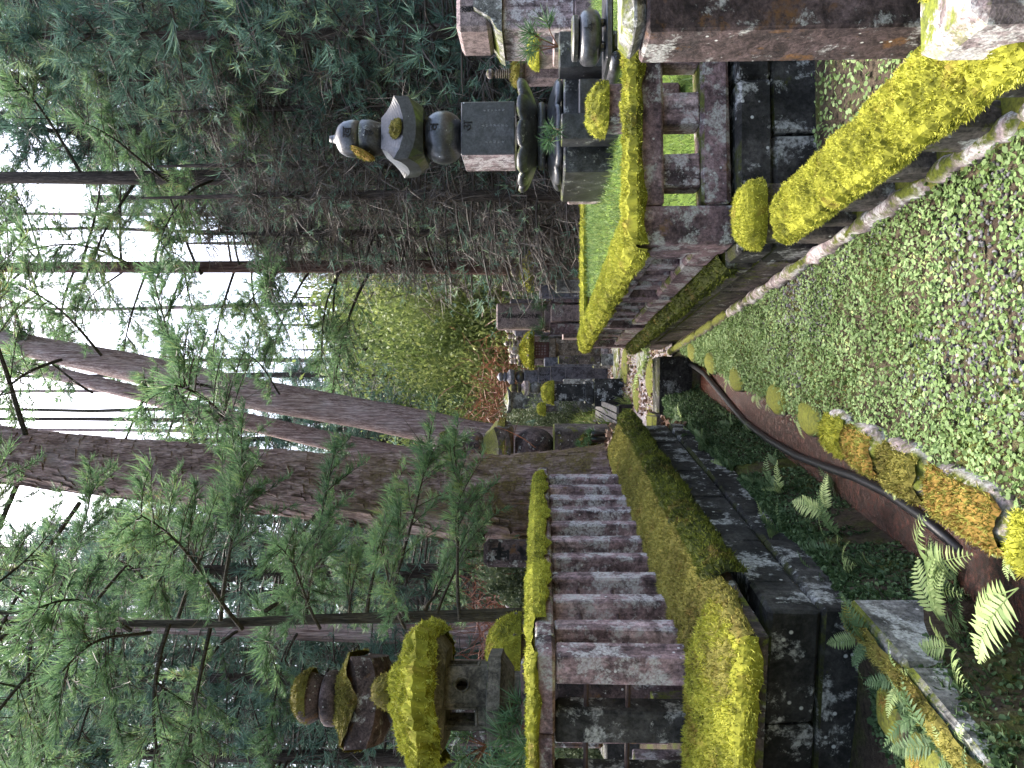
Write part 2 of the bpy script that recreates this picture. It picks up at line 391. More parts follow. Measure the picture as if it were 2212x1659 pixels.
# ------------------------------------------------------------------ moss, text and small builders
def moss_surface(Pg, h=.03, blade=.013, dens=6000, sc=12, edge=True, seed=1, w=None, out=None):
    """lumpy cushion over a grid of points (n,m,3) with a nap of little shoots; DENS shoots per square metre"""
    g = np.random.default_rng(seed); n, m_ = Pg.shape[:2]
    a = np.gradient(Pg, axis=0); b = np.gradient(Pg, axis=1); N = nrm(np.cross(a, b))
    if out is not None and (N * out).sum(-1).mean() < 0: N = -N
    if out is None and N[..., 2].mean() < 0: N = -N
    f = fbm(Pg * sc, seed, 3); f2 = fbm(Pg * sc * .3, seed + 9, 2)
    env = 1.
    if edge:
        t = np.linspace(0, 1, m_)[None]; env = np.clip(np.sin(math.pi * np.clip(t, 0, 1)), 0, 1) ** .45
        s_ = np.linspace(0, 1, n)[:, None]; env = env * np.clip(np.minimum(s_, 1 - s_) * n / 3., 0, 1) ** .5
    f3 = fbm(Pg * sc * 5, seed + 5, 2); tone = .55 * f + .3 * f3 + .55 * (f2 - .5)
    Q = Pg + N * (h * env * (.25 + .8 * f + .5 * (f2 - .3) + 1.1 * (f3 - .5)))[..., None]
    mb = MB(); V, F = gridmesh(Q); mb.add((V, F), 0, np.clip(tone * .55 - .05, 0, 1).ravel())
    A = np.linalg.norm(np.cross(a[:-1, :-1], b[:-1, :-1]), axis=-1); pr = (A / A.sum()).ravel(); k = int(A.sum() * dens * .62)
    c = g.choice(len(pr), k, p=pr); i, j = c // (m_ - 1), c % (m_ - 1); u, v = g.random((2, k, 1))
    def sm(X): return X[i, j] * (1 - u) * (1 - v) + X[i + 1, j] * u * (1 - v) + X[i, j + 1] * (1 - u) * v + X[i + 1, j + 1] * u * v
    B = sm(Q); NN = nrm(sm(N)); ff = sm(tone[..., None])[:, 0]
    tt = g.normal(size=k) * .13; r4 = 4; B = np.repeat(B, r4, 0); NN = np.repeat(NN, r4, 0); ff = np.repeat(ff + tt, r4); k *= r4
    D = nrm(NN + g.normal(size=(k, 3)) * .62 + np.array([0, 0, .12])); L = blade * g.uniform(.6, 1.4, k)
    add_ribbons(mb, 0, B, D, L, L * .45, g.normal(size=(k, 3)) * .25, np.clip(ff + .16 + g.normal(size=k) * .1, 0, 1), 1, g)
    return mb

def moss_bar(p0, p1, prof, h=.03, step=.03, blade=.013, dens=6000, seed=1, rag=.02, sc=12, clip=None):
    """cushion along a straight bar: PROF is the list of (offset across, z offset) it covers, worn to a ragged border"""
    p0 = np.array(p0, float); p1 = np.array(p1, float); L = np.linalg.norm(p1 - p0); d = (p1 - p0) / L; across = np.array([d[1], -d[0], 0.])
    n = max(4, int(L / step)); prof = np.array(prof, float); t = np.linspace(0, 1, len(prof)); mm = max(6, int(np.abs(np.diff(prof, axis=0)).sum() / step))
    q = np.linspace(0, 1, mm); pa = np.interp(q, t, prof[:, 0]); pz = np.interp(q, t, prof[:, 1]); s = np.linspace(0, L, n)
    g = np.stack([pa[None] + 0 * s[:, None], pz[None] + 0 * s[:, None]], -1)
    r = (fbm(np.stack([s * 9, s * 0 + seed, s * 0], -1), seed, 3) - .45) * 2 * rag
    g[:, -1, 1] += r; g[:, -2, 1] += r * .6; r2 = (fbm(np.stack([s * 8, s * 0 + seed + 50, s * 0], -1), seed, 3) - .45) * 2 * rag; g[:, 0, 1] += r2
    Pg = p0 + d * s[:, None, None] + across * g[..., :1] + np.array([0, 0, 1.]) * g[..., 1:]
    if clip is not None: Pg[..., 2] = np.minimum(Pg[..., 2], clip(Pg[..., 0], Pg[..., 1]) + .02)
    return moss_surface(Pg, h, blade, dens, sc, True, seed)

def moss_dome(r, hgt, seed=1, n=28, m_=10, blade=.014, dens=5000, low=0., sq=None, h=.03):
    a = np.linspace(0, 2 * math.pi, n); t = np.linspace(0, 1, m_)
    rr = r * np.sin(t * math.pi / 2 * 1.0); zz = hgt * np.cos(t * math.pi / 2) - low * t ** 3
    if sq:   # rounded square
        k = (np.abs(np.cos(a)) ** sq + np.abs(np.sin(a)) ** sq) ** (-1 / sq)
    else: k = np.ones(n)
    Pg = np.stack([rr[None] * (np.cos(a) * k)[:, None], rr[None] * (np.sin(a) * k)[:, None], np.repeat(zz[None], n, 0)], -1)
    return moss_surface(Pg, h, blade, dens, 12, False, seed, out=np.array([0, 0, 1.]))

def text_mesh(s, size, mat, line=1.05, depth=.002, vertical=True, bold=0.):
    cu = bpy.data.curves.new('lettering', 'FONT'); cu.body = '\n'.join(s) if vertical else s; cu.size = size
    cu.align_x = 'CENTER'; cu.align_y = 'CENTER'; cu.space_line = line; cu.extrude = depth; cu.offset = bold; cu.resolution_u = 2
    o = bpy.data.objects.new('lettering', cu); COL.objects.link(o); dg = bpy.context.evaluated_depsgraph_get()
    me = bpy.data.meshes.new_from_object(o.evaluated_get(dg)); bpy.data.objects.remove(o); bpy.data.curves.remove(cu)
    me.materials.clear(); me.materials.append(mat); return me
def scratches(nchar, size, mat, seed=0, wd=.12, line=1.1):
    """a column of worn characters no one can read any more"""
    g = np.random.default_rng(seed); mb = MB()
    for c in range(nchar):
        z0 = -(c - (nchar - 1) / 2) * size * line
        for q in range(9):
            a = (0 if q < 4 else math.pi / 2 if q < 7 else g.uniform(.5, 2.6)) + g.normal() * .12; L = size * g.uniform(.3, .8)
            x, z = g.uniform(-.3, .3, 2) * size; M_ = Matrix.Translation((x, 0, z0 + z)) @ Matrix.Rotation(a, 4, 'Y')
            mb.add(cbox((0, 0, 0), (L, .003, size * wd), .001), 0, M=M_)
    return mb.mesh('inscription', [mat])

def lump(n=12, m_=8, seed=0, amp=.25, sc=2.):
    a = np.linspace(0, 2 * math.pi, n, endpoint=False); b = np.linspace(0, math.pi, m_)
    V = np.stack([np.sin(b)[:, None] * np.cos(a), np.sin(b)[:, None] * np.sin(a), np.repeat(np.cos(b)[:, None], n, 1)], -1)
    V = V * (1 - amp / 2 + amp * fbm(V * sc + seed * 7.7, seed, 3))[..., None]
    i, k = np.meshgrid(np.arange(m_ - 1), np.arange(n), indexing='ij'); k2 = (k + 1) % n
    return V.reshape(-1, 3), np.stack([i * n + k, (i + 1) * n + k, (i + 1) * n + k2, i * n + k2], -1).reshape(-1, 4)

# ================================================================== THE SETTING
def Rc(y): return -.53 + .151 * (np.clip(y, .5, 8.4) - 2.39)            # right-hand lip of the ditch
def sst(a, b, x): t = np.clip((x - a) / (b - a), 0, 1); return t * t * (3 - 2 * t)
def hill(x, y):
    r = .08 * np.clip(y - 28, 0, 40) + .42 * np.clip(y - 64, 0, 100)
    l = sst(-.2, -3.5, x) * (.085 * np.clip(y - 9, 0, 30) + .25 * np.clip(y - 34, 0, 60))
    c = sst(6, 1, x) * (.2 * np.clip(y - 27, 0, 24) + .3 * np.clip(y - 45, 0, 100))
    e = sst(9, 20, x) * .12 * np.clip(y - 14, 0, 60)
    return np.maximum(np.maximum(r, c), np.maximum(l, e))
def height(x, y):
    t = x - Rc(y); on = 1 - sst(8.3, 8.5, y)
    d = sst(.0, -.1, t) * -.36 + sst(-.4, -.52, t) * .53
    far = sst(-.55, -.72, x) * .62 * sst(8.3, 9.4, y)
    terr = np.where(y < 3.45, sst(-.48, -.56, t) * .05 - sst(-.62, -.8, t) * .04, sst(-.82, -.86, t) * .58)
    n = (fbm(np.stack([x * 1.5, y * 1.5, 0 * x], -1), 3, 4) - .5) * .07
    return d * on + terr * on + far + hill(x, y) + n * np.where((t > -.05), .5, 1.)
tx = np.unique(np.concatenate([np.linspace(-140, -8, 24), np.linspace(-8, -1.4, 30), np.linspace(-1.4, -.7, 12), np.linspace(-.7, .05, 32), np.linspace(.05, 2, 30), np.linspace(2, 8, 24), np.linspace(8, 140, 26)]))
ty = np.unique(np.concatenate([np.linspace(-60, .6, 14), np.linspace(.6, 9, 130), np.linspace(9, 30, 60), np.linspace(30, 100, 50), np.linspace(100, 320, 14)]))
T, Y = np.meshgrid(tx, ty); X = T + Rc(Y)
G3 = np.stack([X, Y, height(X, Y)], -1)
ys = 62                                              # the wooded slope takes over beyond
k_soil = int(np.searchsorted(ty, 26))
struct('ground', MB().add(gridmesh(G3[:k_soil + 1].swapaxes(0, 1)[:, ::1])), M['soil'], True)
struct('hill', MB().add(gridmesh(G3[k_soil:].swapaxes(0, 1))), M['hill'], True)
def gz(x, y): return float(height(np.array([float(x)]), np.array([float(y)]))[0])

# rusty water in the ditch
yy = np.linspace(.6, 8.45, 60); wa = np.linspace(-.5, -.01, 6)
Wg = np.stack([Rc(yy)[:, None] + wa[None], np.repeat(yy[:, None], 6, 1), np.full((60, 6), -.215)], -1)
struct('water', MB().add(gridmesh(Wg.swapaxes(0, 1))), M['water'], True)
# gravel track beyond the graves, climbing to the right
def sheet(name, c, mat, lift=.012, n=40, m_=8):
    """strip of ground between pairs of points"""
    c = np.array(c, float); t = np.linspace(0, len(c) - 1, n); i = np.clip(t.astype(int), 0, len(c) - 2); f = (t - i)[:, None]
    A = c[i, 0] * (1 - f) + c[i + 1, 0] * f; B = c[i, 1] * (1 - f) + c[i + 1, 1] * f; s = np.linspace(0, 1, m_)[None, :, None]
    Q = A[:, None] * (1 - s) + B[:, None] * s; Z = height(Q[..., 0], Q[..., 1]) + lift
    return struct(name, MB().add(gridmesh(np.concatenate([Q, Z[..., None]], -1))), mat, True)
sheet('road', [((xat(562, 26), 26), (xat(465, 26), 26)), ((xat(562, 38), 38), (xat(500, 38), 38)), ((xat(552, 62), 62), (xat(520, 62), 62))], M['road'], .05)
sheet('footpath', [((-.75, 8.75), (.55, 8.75)), ((-.6, 12), (.75, 12)), ((-.9, 18), (1.2, 18))], M['road'], .03)
sheet('lawn', [((xat(505, 30), 30), (xat(440, 30), 30)), ((xat(500, 44), 44), (xat(440, 44), 44))], M['lawn'], .04)
sheet('lawn', [((xat(945, 12.5), 12.5), (xat(868, 12.5), 12.5)), ((xat(950, 24), 24), (xat(868, 24), 24))], M['lawn'], .05)

# ================================================================== PLANT PIECES
def spray(mb, o, d, L, n, wd, mat=0, g=rng, seg=3, tint=.5, spread=.55):
    """feathery cedar tuft: strands leaving a twig and curving up"""
    o, d = np.array(o, float), np.array(d, float); d = d / np.linalg.norm(d); u = g.random(n)
    P0 = o + d * (u * L * .55)[:, None]
    D = nrm(d[None] + g.normal(size=(n, 3)) * spread); Ls = L * g.uniform(.45, 1., n)
    add_ribbons(mb, mat, P0, D, Ls, np.full(n, wd) * g.uniform(.7, 1.3, n), np.array([0, 0, .28]) + g.normal(size=(n, 3)) * .12, np.clip(tint + g.normal(size=n) * .16, 0, 1), seg, g)
def bough(seed, L=1.4, dens=1., sl=(.1, .21), wd=.006, ns=34, nq=6):
    """(wood mesh, foliage mesh) of one drooping cedar branch along +x"""
    g = np.random.default_rng(seed); w = MB(); f = MB(); t = np.linspace(0, 1, 10); wob = g.normal(size=2) * .1
    dr = g.uniform(.22, .42)
    C = np.stack([t * L, np.sin(t * 3 + wob[0] * 9) * .1 * L, (.14 * t - dr * t ** 2 + .14 * t ** 3) * L], -1)
    w.add(tube(C, np.linspace(.015, .004, 10) * L ** .5, 5))
    for k in range(int(15 * dens)):
        u = g.uniform(.22, 1); i = min(int(u * 9), 8); o = C[i] + (C[i + 1] - C[i]) * (u * 9 - i)
        sd_ = 1 if k % 2 else -1; d = np.array([.75, sd_ * g.uniform(.5, 1.1), g.uniform(-.55, .2)]); d /= np.linalg.norm(d); l = L * g.uniform(.2, .42) * (1.15 - .5 * u)
        s = np.linspace(0, 1, 5)[:, None]; K = o + d * l * s + np.array([0, 0, -.15]) * l * s ** 2
        w.add(tube(K, np.linspace(.0045, .002, 5), 4))
        tn = g.uniform(.25, .75)
        for q in range(nq):
            v = .2 + .8 * q / (nq - 1); oo = o + d * l * v + np.array([0, 0, -.15]) * l * v ** 2
            spray(f, oo, d + g.normal(size=3) * .45 + [0, 0, .12], g.uniform(*sl), ns, wd, 0, g, 3 if nq < 8 else 2, tn + g.normal() * .12, .42)
        n = 7; dd = nrm(np.repeat(d[None], n, 0) + g.normal(size=(n, 3)) * .6 - [0, 0, .3])
        add_ribbons(f, 1, np.repeat(o[None], n, 0) + d * l * g.random((n, 1)), dd, g.uniform(.08, .24, n), np.full(n, .006), g.normal(size=(n, 3)) * .2, g.uniform(.2, .9, n), 3, g)
    for q in range(4): spray(f, C[-1 - q], [1, g.normal() * .4, .15], .18, 36, .006, 0, g, 3, .6, .45)
    return w.mesh('branch', [M['barkdark']]), f.mesh('foliage', [M['needle'], M['twig']])
BOUGH = [bough(50 + q, 1.4, 1.15, (.06, .14), .0052, 22, 9) for q in range(5)]; FINE = [bough(70 + q, 1.4, 1.5, (.05, .105), .0042, 22, 9) for q in range(4)]
def add_bough(root, loc, az, pitch, s, k=None, name='branch'):
    w, f = FINE[random.randrange(4)] if s > 1.32 else BOUGH[random.randrange(5) if k is None else k]
    b = part(name, w, root, loc=loc, rot=(random.uniform(-.2, .2), -pitch, az), scale=(s, s, s)); part('foliage', f, b); return b

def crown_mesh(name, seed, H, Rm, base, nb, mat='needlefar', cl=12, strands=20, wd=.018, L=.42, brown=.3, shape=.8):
    g = np.random.default_rng(seed); f = MB()
    for k in range(nb):
        h = base + (H - base) * (k + g.random()) / nb; q = (h - base) / (H - base); bl = Rm * (1 - q) ** shape * g.uniform(.65, 1.1) + .25; az = g.uniform(0, 6.283)
        d = np.array([math.cos(az), math.sin(az), 0]); dz = g.uniform(-.42, -.05); tn = g.uniform(.02, .95)
        f.add(tube([d * bl * s + [0, 0, h + dz * bl * s ** 1.5 + .1 * bl * s] for s in (0, .35, .7, .95)], [.035, .026, .016, .008], 4, False), 1, .02)
        for c in range(cl):
            s = .18 + .82 * (c + g.random()) / cl; o = d * bl * s + [0, 0, h + dz * bl * s ** 1.5 + .1 * bl * s] + g.normal(size=3) * np.array([.3, .3, .16]) * (.35 + .35 * bl)
            dr = d * .6 + g.normal(size=3) * .5 + [0, 0, -.25]
            if g.random() < brown * (1.3 - s):
                n = 9; dd = nrm(np.repeat(dr[None], n, 0) + g.normal(size=(n, 3)) * .7)
                add_ribbons(f, 1, np.repeat(o[None], n, 0), dd, g.uniform(.2, .8, n), np.full(n, .014), g.normal(size=(n, 3)) * .3, g.uniform(.1, .9, n), 2, g)
            else: spray(f, o, dr, L * g.uniform(.6, 1.1), strands, wd, 0, g, 2, tn + .2 * (s - .5), .45)
    return f.mesh(name, [M[mat], M['twig']])
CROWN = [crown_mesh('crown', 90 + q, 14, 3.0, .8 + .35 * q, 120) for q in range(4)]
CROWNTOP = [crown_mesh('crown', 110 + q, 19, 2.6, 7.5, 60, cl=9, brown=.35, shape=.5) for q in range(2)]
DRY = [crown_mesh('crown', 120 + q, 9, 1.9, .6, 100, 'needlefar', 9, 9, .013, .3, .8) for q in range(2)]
def leafy(name, seed, n, R_, H, mat, size=.12, clumps=26, hang=.0):
    """rounded bush of leaf clumps with gaps"""
    g = np.random.default_rng(seed); f = MB(); c = g.normal(size=(clumps, 3)); c = nrm(c) * (g.random((clumps, 1)) ** .45) * np.array([R_, R_, H / 2]) + [0, 0, H / 2]
    k = g.integers(0, clumps, n); P0 = c[k] + g.normal(size=(n, 3)) * np.array([.28, .28, .22 + hang]) * R_ * .55
    P0[:, 2] = np.maximum(P0[:, 2], .02); D = nrm(g.normal(size=(n, 3)) + [0, 0, -.1]); tn = np.clip(g.uniform(.15, .75, clumps)[k] + g.normal(size=n) * .13, 0, 1)
    L = size * g.uniform(.6, 1.4, n); add_ribbons(f, 0, P0, D, L, L * .55, np.array([0, 0, -.25]) + g.normal(size=(n, 3)) * .1, tn, 2, g)
    return f.mesh(name, [M[mat]])
BUSH = [leafy('foliage', 200 + q, 15000, 1.6, 3.2, 'broad', .075, 46, .12) for q in range(3)]
BUSHDARK = [leafy('foliage', 210 + q, 11000, 1.4, 2.4, 'broaddark', .07, 40) for q in range(2)]
SHRUB = [leafy('foliage', 220 + q, 1500, .45, .7, 'broaddark', .055, 20) for q in range(2)]

def trunk(pts, radii, mat, n=18, rows=50, amp=.07, flare=0., seed=0, ridge=9, plates=False):
    pts = np.array([tuple(p) for p in pts], float); t = np.linspace(0, 1, len(pts)); q = np.linspace(0, 1, rows) ** 1.0
    C = np.stack([np.interp(q, t, pts[:, a]) for a in range(3)], -1); r = np.interp(q, t, radii)
    a = np.linspace(0, 2 * math.pi, n, endpoint=False); hgt = np.linalg.norm(C - C[0], axis=1)
    d = np.stack([np.cos(a), np.sin(a), 0 * a], -1)
    k = np.stack([np.repeat((np.cos(a) * ridge / 4)[None], rows, 0), np.repeat((np.sin(a) * ridge / 4)[None], rows, 0), np.repeat(hgt[:, None], n, 1) * .7], -1)
    f = fbm(k + seed * 5.1, seed, 4) - .5
    but = flare * np.exp(-hgt[:, None] / .45) * (.6 + .9 * fbm(np.stack([np.cos(a) * 1.6, np.sin(a) * 1.6, 0 * a + seed], -1), seed + 3, 2))[None]
    rr = r[:, None] * (1 + amp * 2 * f) + but
    V = C[:, None] + d[None] * rr[..., None]
    i, kk = np.meshgrid(np.arange(rows - 1), np.arange(n), indexing='ij'); k2 = (kk + 1) % n
    F = np.stack([i * n + kk, i * n + k2, (i + 1) * n + k2, (i + 1) * n + kk], -1).reshape(-1, 4)
    mb = MB().add((V.reshape(-1, 3), F)); mb.surf = V
    return mb

# ================================================================== TREES
# the great cedar behind the balustrade
def tree_great():
    b = P(1330, 1085, 8.4); b.z = .66; root = thing('cedar_tree', 'massive old cedar with peeling brown bark and mossy foot, just behind the pale stone balustrade', 'tree', b)
    prof = [(1345, 1088, 222), (1250, 1082, 205), (1100, 1084, 192), (900, 1068, 168), (702, 1053, 145), (500, 1033, 130), (240, 1010, 125), (0, 982, 118), (-200, 962, 108), (-700, 905, 85)]
    pts = [P(dx, dy, 8.4) - b for dx, dy, w in prof]; rad = [w / 2 / FPX * 8.4 for *_, w in prof]; pts[0].z = -.15
    tr = trunk(pts, rad, 'bark', 72, 210, .055, .12, 4, 14); tk = part('trunk', tr.mesh('trunk', [M['bark']], True), root)
    V = tr.surf; g = np.random.default_rng(3); pl = MB(); n = V.shape[1]
    for k in range(1500):                     # bark scales standing a little proud of the trunk
        i = int(g.integers(8, 205)); j = int(g.integers(0, n)); p = V[i, j]; nr = p - V[i].mean(0); nr[2] = 0; nr /= np.linalg.norm(nr); s = np.cross([0, 0, 1.], nr); up_ = V[min(i + 1, 209), j] - V[i, j]; up_ /= np.linalg.norm(up_)
        w, h = g.uniform(.02, .055), g.uniform(.04, .14); l = g.uniform(.008, .035)
        q = [p - s * w - up_ * h + nr * .002, p + s * w * g.uniform(.6, 1) - up_ * h * g.uniform(.7, 1.1) + nr * l, p + s * w + up_ * h * g.uniform(.6, 1) + nr * l * .8, p - s * w * .8 + up_ * h + nr * .003]
        q += [x - nr * .02 for x in q]; pl.add((np.array(q), [[0, 1, 2, 3], [0, 4, 5, 1], [1, 5, 6, 2], [2, 6, 7, 3], [3, 7, 4, 0]]))
    part('bark_scales', pl.mesh('bark_scales', [M['bark']]), tk, kind='stuff')
    for dx, dy, r in ((600 * 1.0 + 640, 1100, .05), (1035, 1160, .045), (985, 1085, .05)):     # burrs
        p = P(dx, dy, 8.0) - b; V2, F2 = lump(12, 8, int(dx), .5); part('burr', MB().add((V2 * r * 1.4 + np.array(p), F2)), root, M['barkdark'], True)
    for dx, dy, az, pit, s, Z in ((150, 1075, 3.6, .1, 1.5, 8.2), (480, 1075, 4.0, .2, 1.0, 8.0), (560, 1000, 5.1, .0, 1.5, 8.1), (700, 1110, 4.2, .1, 1.2, 7.9), (420, 960, 5.9, .1, 1.3, 8.3), (60, 960, 5.6, .0, 1.8, 8.3), 
                                  (-120, 1000, 4.6, .1, 2., 8.2), (-150, 900, 5.5, .1, 2.2, 8.2), (20, 1040, 3.3, .1, 1.7, 8.2)):
        add_bough(root, P(dx, dy, Z) - b, az, pit, s)
    return root
tree_great()

def pole_tree(name, label, base, prof, Z, mat, boughs=(), n=14, amp=.05, flare=.05, seed=1, group=None):
    """trunk given by the line it follows Z metres ahead"""
    b = P(*base, Z); b.z = gz(b.x, b.y); root = thing(name, label, 'tree', b, group=group)
    pts = [P(dx, dy, Z) - b for dx, dy, w in prof]; pts[0] = Vector((pts[0].x, pts[0].y, -.2))
    part('trunk', trunk(pts, [w / 2 / FPX * Z for *_, w in prof], mat, n, 60, amp, flare, seed).mesh('trunk', [M[mat]], True), root)
    for dx, dy, az, pit, s in boughs: add_bough(root, P(dx, dy, Z) - b, az, pit, s)
    return root
# slender dark tree at left, branches all the way up
bo = []
for k in range(30):
    dx = 1000 - k * 42 + random.uniform(-15, 15); az = (.3, 3.14, 4.4, 5.2, 2.6, .9, 3.7)[k % 7] + random.uniform(-.35, .35)
    if dx > 480: az = (.2, .9, 1.4, 5.4)[k % 4]
    bo.append((dx, 1338 + (702 - dx) * .008, az, random.uniform(-.25, .25), random.uniform(.75, 1.15)))
pole_tree('cedar_sapling', 'slender dark leaning cedar stem behind the moss-roofed lantern, feathery branches all along it', (1240, 1328),
          [(1240, 1326, 27), (1140, 1327, 27), (702, 1337, 22), (401, 1349, 18), (223, 1345, 14), (70, 1322, 10), (-300, 1330, 8)], 6.0, 'barkdark', bo, seed=2)
bo = []
for k in range(46):
    dx = 840 - k * 24 + random.uniform(-20, 20); bo.append((dx, 577, (0, 3.14, 4.7, 5.6, 3.7, 2.6, .4)[k % 7] + random.uniform(-.4, .4), random.uniform(-.1, .3), random.uniform(1.4, 2.6)))
pole_tree('cedar_tree', 'tall straight dark trunk rising right behind a stone lantern', (1245, 577), [(1245, 577, 40), (1100, 577, 34), (702, 576, 27), (300, 577, 26), (0, 578, 22), (-400, 578, 16)], 18.6, 'barkred', bo, 16, .05, .08, 3)
def far_boughs(lst, Z):  return [(dx, dy, az, p, s) for dx, dy, az, p, s in lst]
pole_tree('cedar_tree', 'thick pale red cedar trunk leaning steeply over a mossy five-tier grave', (1150, 985), [(1190, 985, 110), (1044, 952, 78), (941, 925, 70), (760, 889, 66), (520, 846, 68), (300, 797, 66), (92, 754, 52), (-200, 690, 46), (-500, 625, 38)], 14, 'barkpale',
          [(150, 770, 4.2, 0, 2.), (240, 790, 5.2, .1, 1.8), (480, 840, 4.6, .1, 1.7), (330, 800, 3.5, .1, 1.8), (60, 745, 5.8, .1, 2.2), (-60, 720, 4.1, .1, 2.4), (620, 862, 5.1, .1, 1.3)], 24, .06, .1, 5)
pole_tree('cedar_tree', 'thinner pale trunk leaning beside the thicker leaning cedar', (1100, 1012), [(1180, 1016, 60), (866, 986, 46), (702, 950, 42), (547, 914, 40), (440, 890, 36), (342, 862, 36), (290, 848, 34), (0, 778, 28), (-400, 690, 22)], 16, 'barkpale',
          [(500, 905, 4.4, .1, 1.4), (380, 880, 3.6, .0, 1.5), (200, 830, 4.9, .0, 1.7)], 18, .06, .1, 6)
pole_tree('cedar_tree', 'pale striped trunk with spreading foot between the lantern and the slender dark stem', (1240, 1375), [(1240, 1382, 110), (1120, 1378, 85), (1040, 1374, 56), (940, 1371, 44), (702, 1366, 38), (300, 1350, 32), (-300, 1340, 24)], 11, 'barkpale',
          [(520, 1360, 4.4, .1, 1.5), (380, 1356, 5.4, .1, 1.6), (250, 1350, 3.4, .1, 1.6), (100, 1350, 4.8, .1, 1.8), (0, 1345, 5.6, .1, 1.8), (650, 1365, 3.9, .1, 1.2)], 20, .07, .06, 7)
pole_tree('cedar_tree', 'straight reddish trunk behind the pink granite monument', (1190, 18), [(1190, 18, 50), (1000, 18, 42), (700, 17, 34), (300, 15, 30), (-300, 12, 24)], 20, 'barkred', [(500, 16, 4, .1, 2.2), (350, 16, 5, .1, 2.4), (620, 16, 4.7, .1, 1.8), (200, 16, 3.6, .1, 2.6)], 16, seed=8)
pole_tree('cedar_tree', 'thick dark trunk standing behind the tall black five-tier grave', (1210, 378), [(1210, 378, 58), (1000, 380, 42), (700, 382, 36), (400, 384, 32), (-300, 384, 20)], 16, 'barkgrey', [(640, 382, 4.7, .1, 1.7), (560, 382, 5.4, .1, 1.8), (480, 382, 4, .1, 2), (380, 382, 4.7, .1, 2), (280, 384, 3.5, .1, 2), (180, 384, 5.2, .1, 2.2)], 16, seed=9)
pole_tree('cedar_tree', 'dark trunk with curved foot left of the black five-tier grave', (1210, 425), [(1230, 436, 60), (1130, 425, 34), (1000, 432, 28), (700, 430, 24), (200, 430, 18)], 26, 'barkgrey', [], 14, seed=10)
pole_tree('cedar_tree', 'dark trunk right of the black five-tier grave with a rust-edged bark', (1180, 118), [(1190, 110, 30), (1080, 128, 24), (950, 146, 26), (820, 149, 30), (700, 150, 26), (300, 150, 20)], 19, 'barkred', [(600, 150, 4.7, .1, 2.), (450, 150, 5.3, .1, 2.)], 14, seed=11)
pole_tree('cedar_tree', 'thin upright trunk between the monument and the rust-edged trunk', (1150, 70), [(1160, 72, 18), (1000, 66, 15), (800, 68, 13), (300, 70, 10)], 24, 'barkred', [], 10, seed=12)
stems = [(770, 905, 33), (772, 880, 40), (780, 845, 46), (800, 815, 38), (760, 955, 30), (730, 925, 44), (790, 780, 50), (820, 1250, 17), (800, 1190, 20), (860, 1480, 16), (850, 1580, 19), (700, 660, 44), (760, 240, 32), (780, 200, 38), (720, 460, 36), (690, 500, 42)]
for k, (dx, dy, Z) in enumerate(stems):
    w = .2 * FPX / Z + 4
    ft = pole_tree('forest_tree', 'slim bare forest trunk among the trees of the slope behind the graves', (1250, dy), [(1250, dy, w * 1.3), (1000, dy + random.uniform(-4, 4), w), (600, dy + random.uniform(-8, 8), w * .8), (200, dy + random.uniform(-10, 10), w * .6), (-150, dy, w * .4)], Z, ('barkgrey', 'barkdark', 'barkpale')[k % 3], [], 8, .06, .05, 30 + k, 'slim trunks in the wood behind the graves')
    if Z > 25: sc_ = Z / FPX * 62 * (.8 + .4 * random.random()) / 1.6; part('crown', CROWNTOP[k % 2], ft, scale=(sc_, sc_, sc_ * .9))

# conifers whose crowns fill the wood
def conifer(x, y, mesh, s, label, group, sz=1., mat='barkgrey', H=14):
    root = thing('cedar_tree', label, 'tree', (x, y, gz(x, y) - .1), random.uniform(0, 6.28), group)
    part('trunk', TRK, root, scale=(s, s, s * H / 14)); part('crown', mesh, root, scale=(s, s, s * sz)); return root
TRK = trunk([(0, 0, -.5), (.05, 0, 4), (0, .06, 9), (0, 0, 13.5)], [.22, .17, .11, .03], 'barkgrey', 10, 24, .06, .08, 77).mesh('trunk', [M['barkgrey']], True)
def at(dy, Z): return xat(dy, Z), Z
RIGHT = [(60, 13, .8), (150, 15, .95), (270, 17, 1.0), (330, 22, 1.1), (420, 21, .95), (80, 22, 1.2), (200, 24, 1.3), (480, 27, .9), (520, 34, .85), (20, 17, 1.15), (-60, 14, 1.1), (130, 31, 1.5), (300, 33, 1.4), (390, 36, 1.25), (230, 42, 1.7), (60, 38, 1.7)]
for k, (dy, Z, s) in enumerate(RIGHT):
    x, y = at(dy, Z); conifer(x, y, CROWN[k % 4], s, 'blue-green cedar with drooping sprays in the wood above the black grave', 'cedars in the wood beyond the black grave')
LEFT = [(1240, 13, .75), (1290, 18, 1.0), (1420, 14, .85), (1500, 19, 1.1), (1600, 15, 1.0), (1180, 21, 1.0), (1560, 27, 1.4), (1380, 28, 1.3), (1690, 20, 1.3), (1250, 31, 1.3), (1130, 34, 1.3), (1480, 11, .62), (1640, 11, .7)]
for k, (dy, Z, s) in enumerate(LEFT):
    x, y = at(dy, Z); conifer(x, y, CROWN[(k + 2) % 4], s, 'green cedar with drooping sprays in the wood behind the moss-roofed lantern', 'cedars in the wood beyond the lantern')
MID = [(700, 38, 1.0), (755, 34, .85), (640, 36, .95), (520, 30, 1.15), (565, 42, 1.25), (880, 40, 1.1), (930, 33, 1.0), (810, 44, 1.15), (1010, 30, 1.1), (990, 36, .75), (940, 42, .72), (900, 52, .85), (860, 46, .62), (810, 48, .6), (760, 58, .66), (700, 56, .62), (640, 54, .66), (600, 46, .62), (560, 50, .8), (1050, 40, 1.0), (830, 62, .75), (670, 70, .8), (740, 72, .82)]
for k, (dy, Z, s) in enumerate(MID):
    x, y = at(dy, Z); conifer(x, y, CROWN[k % 4], s, 'low dark cedar on the far slope behind the pair of lanterns', 'cedars on the far slope between the trunks', .8)
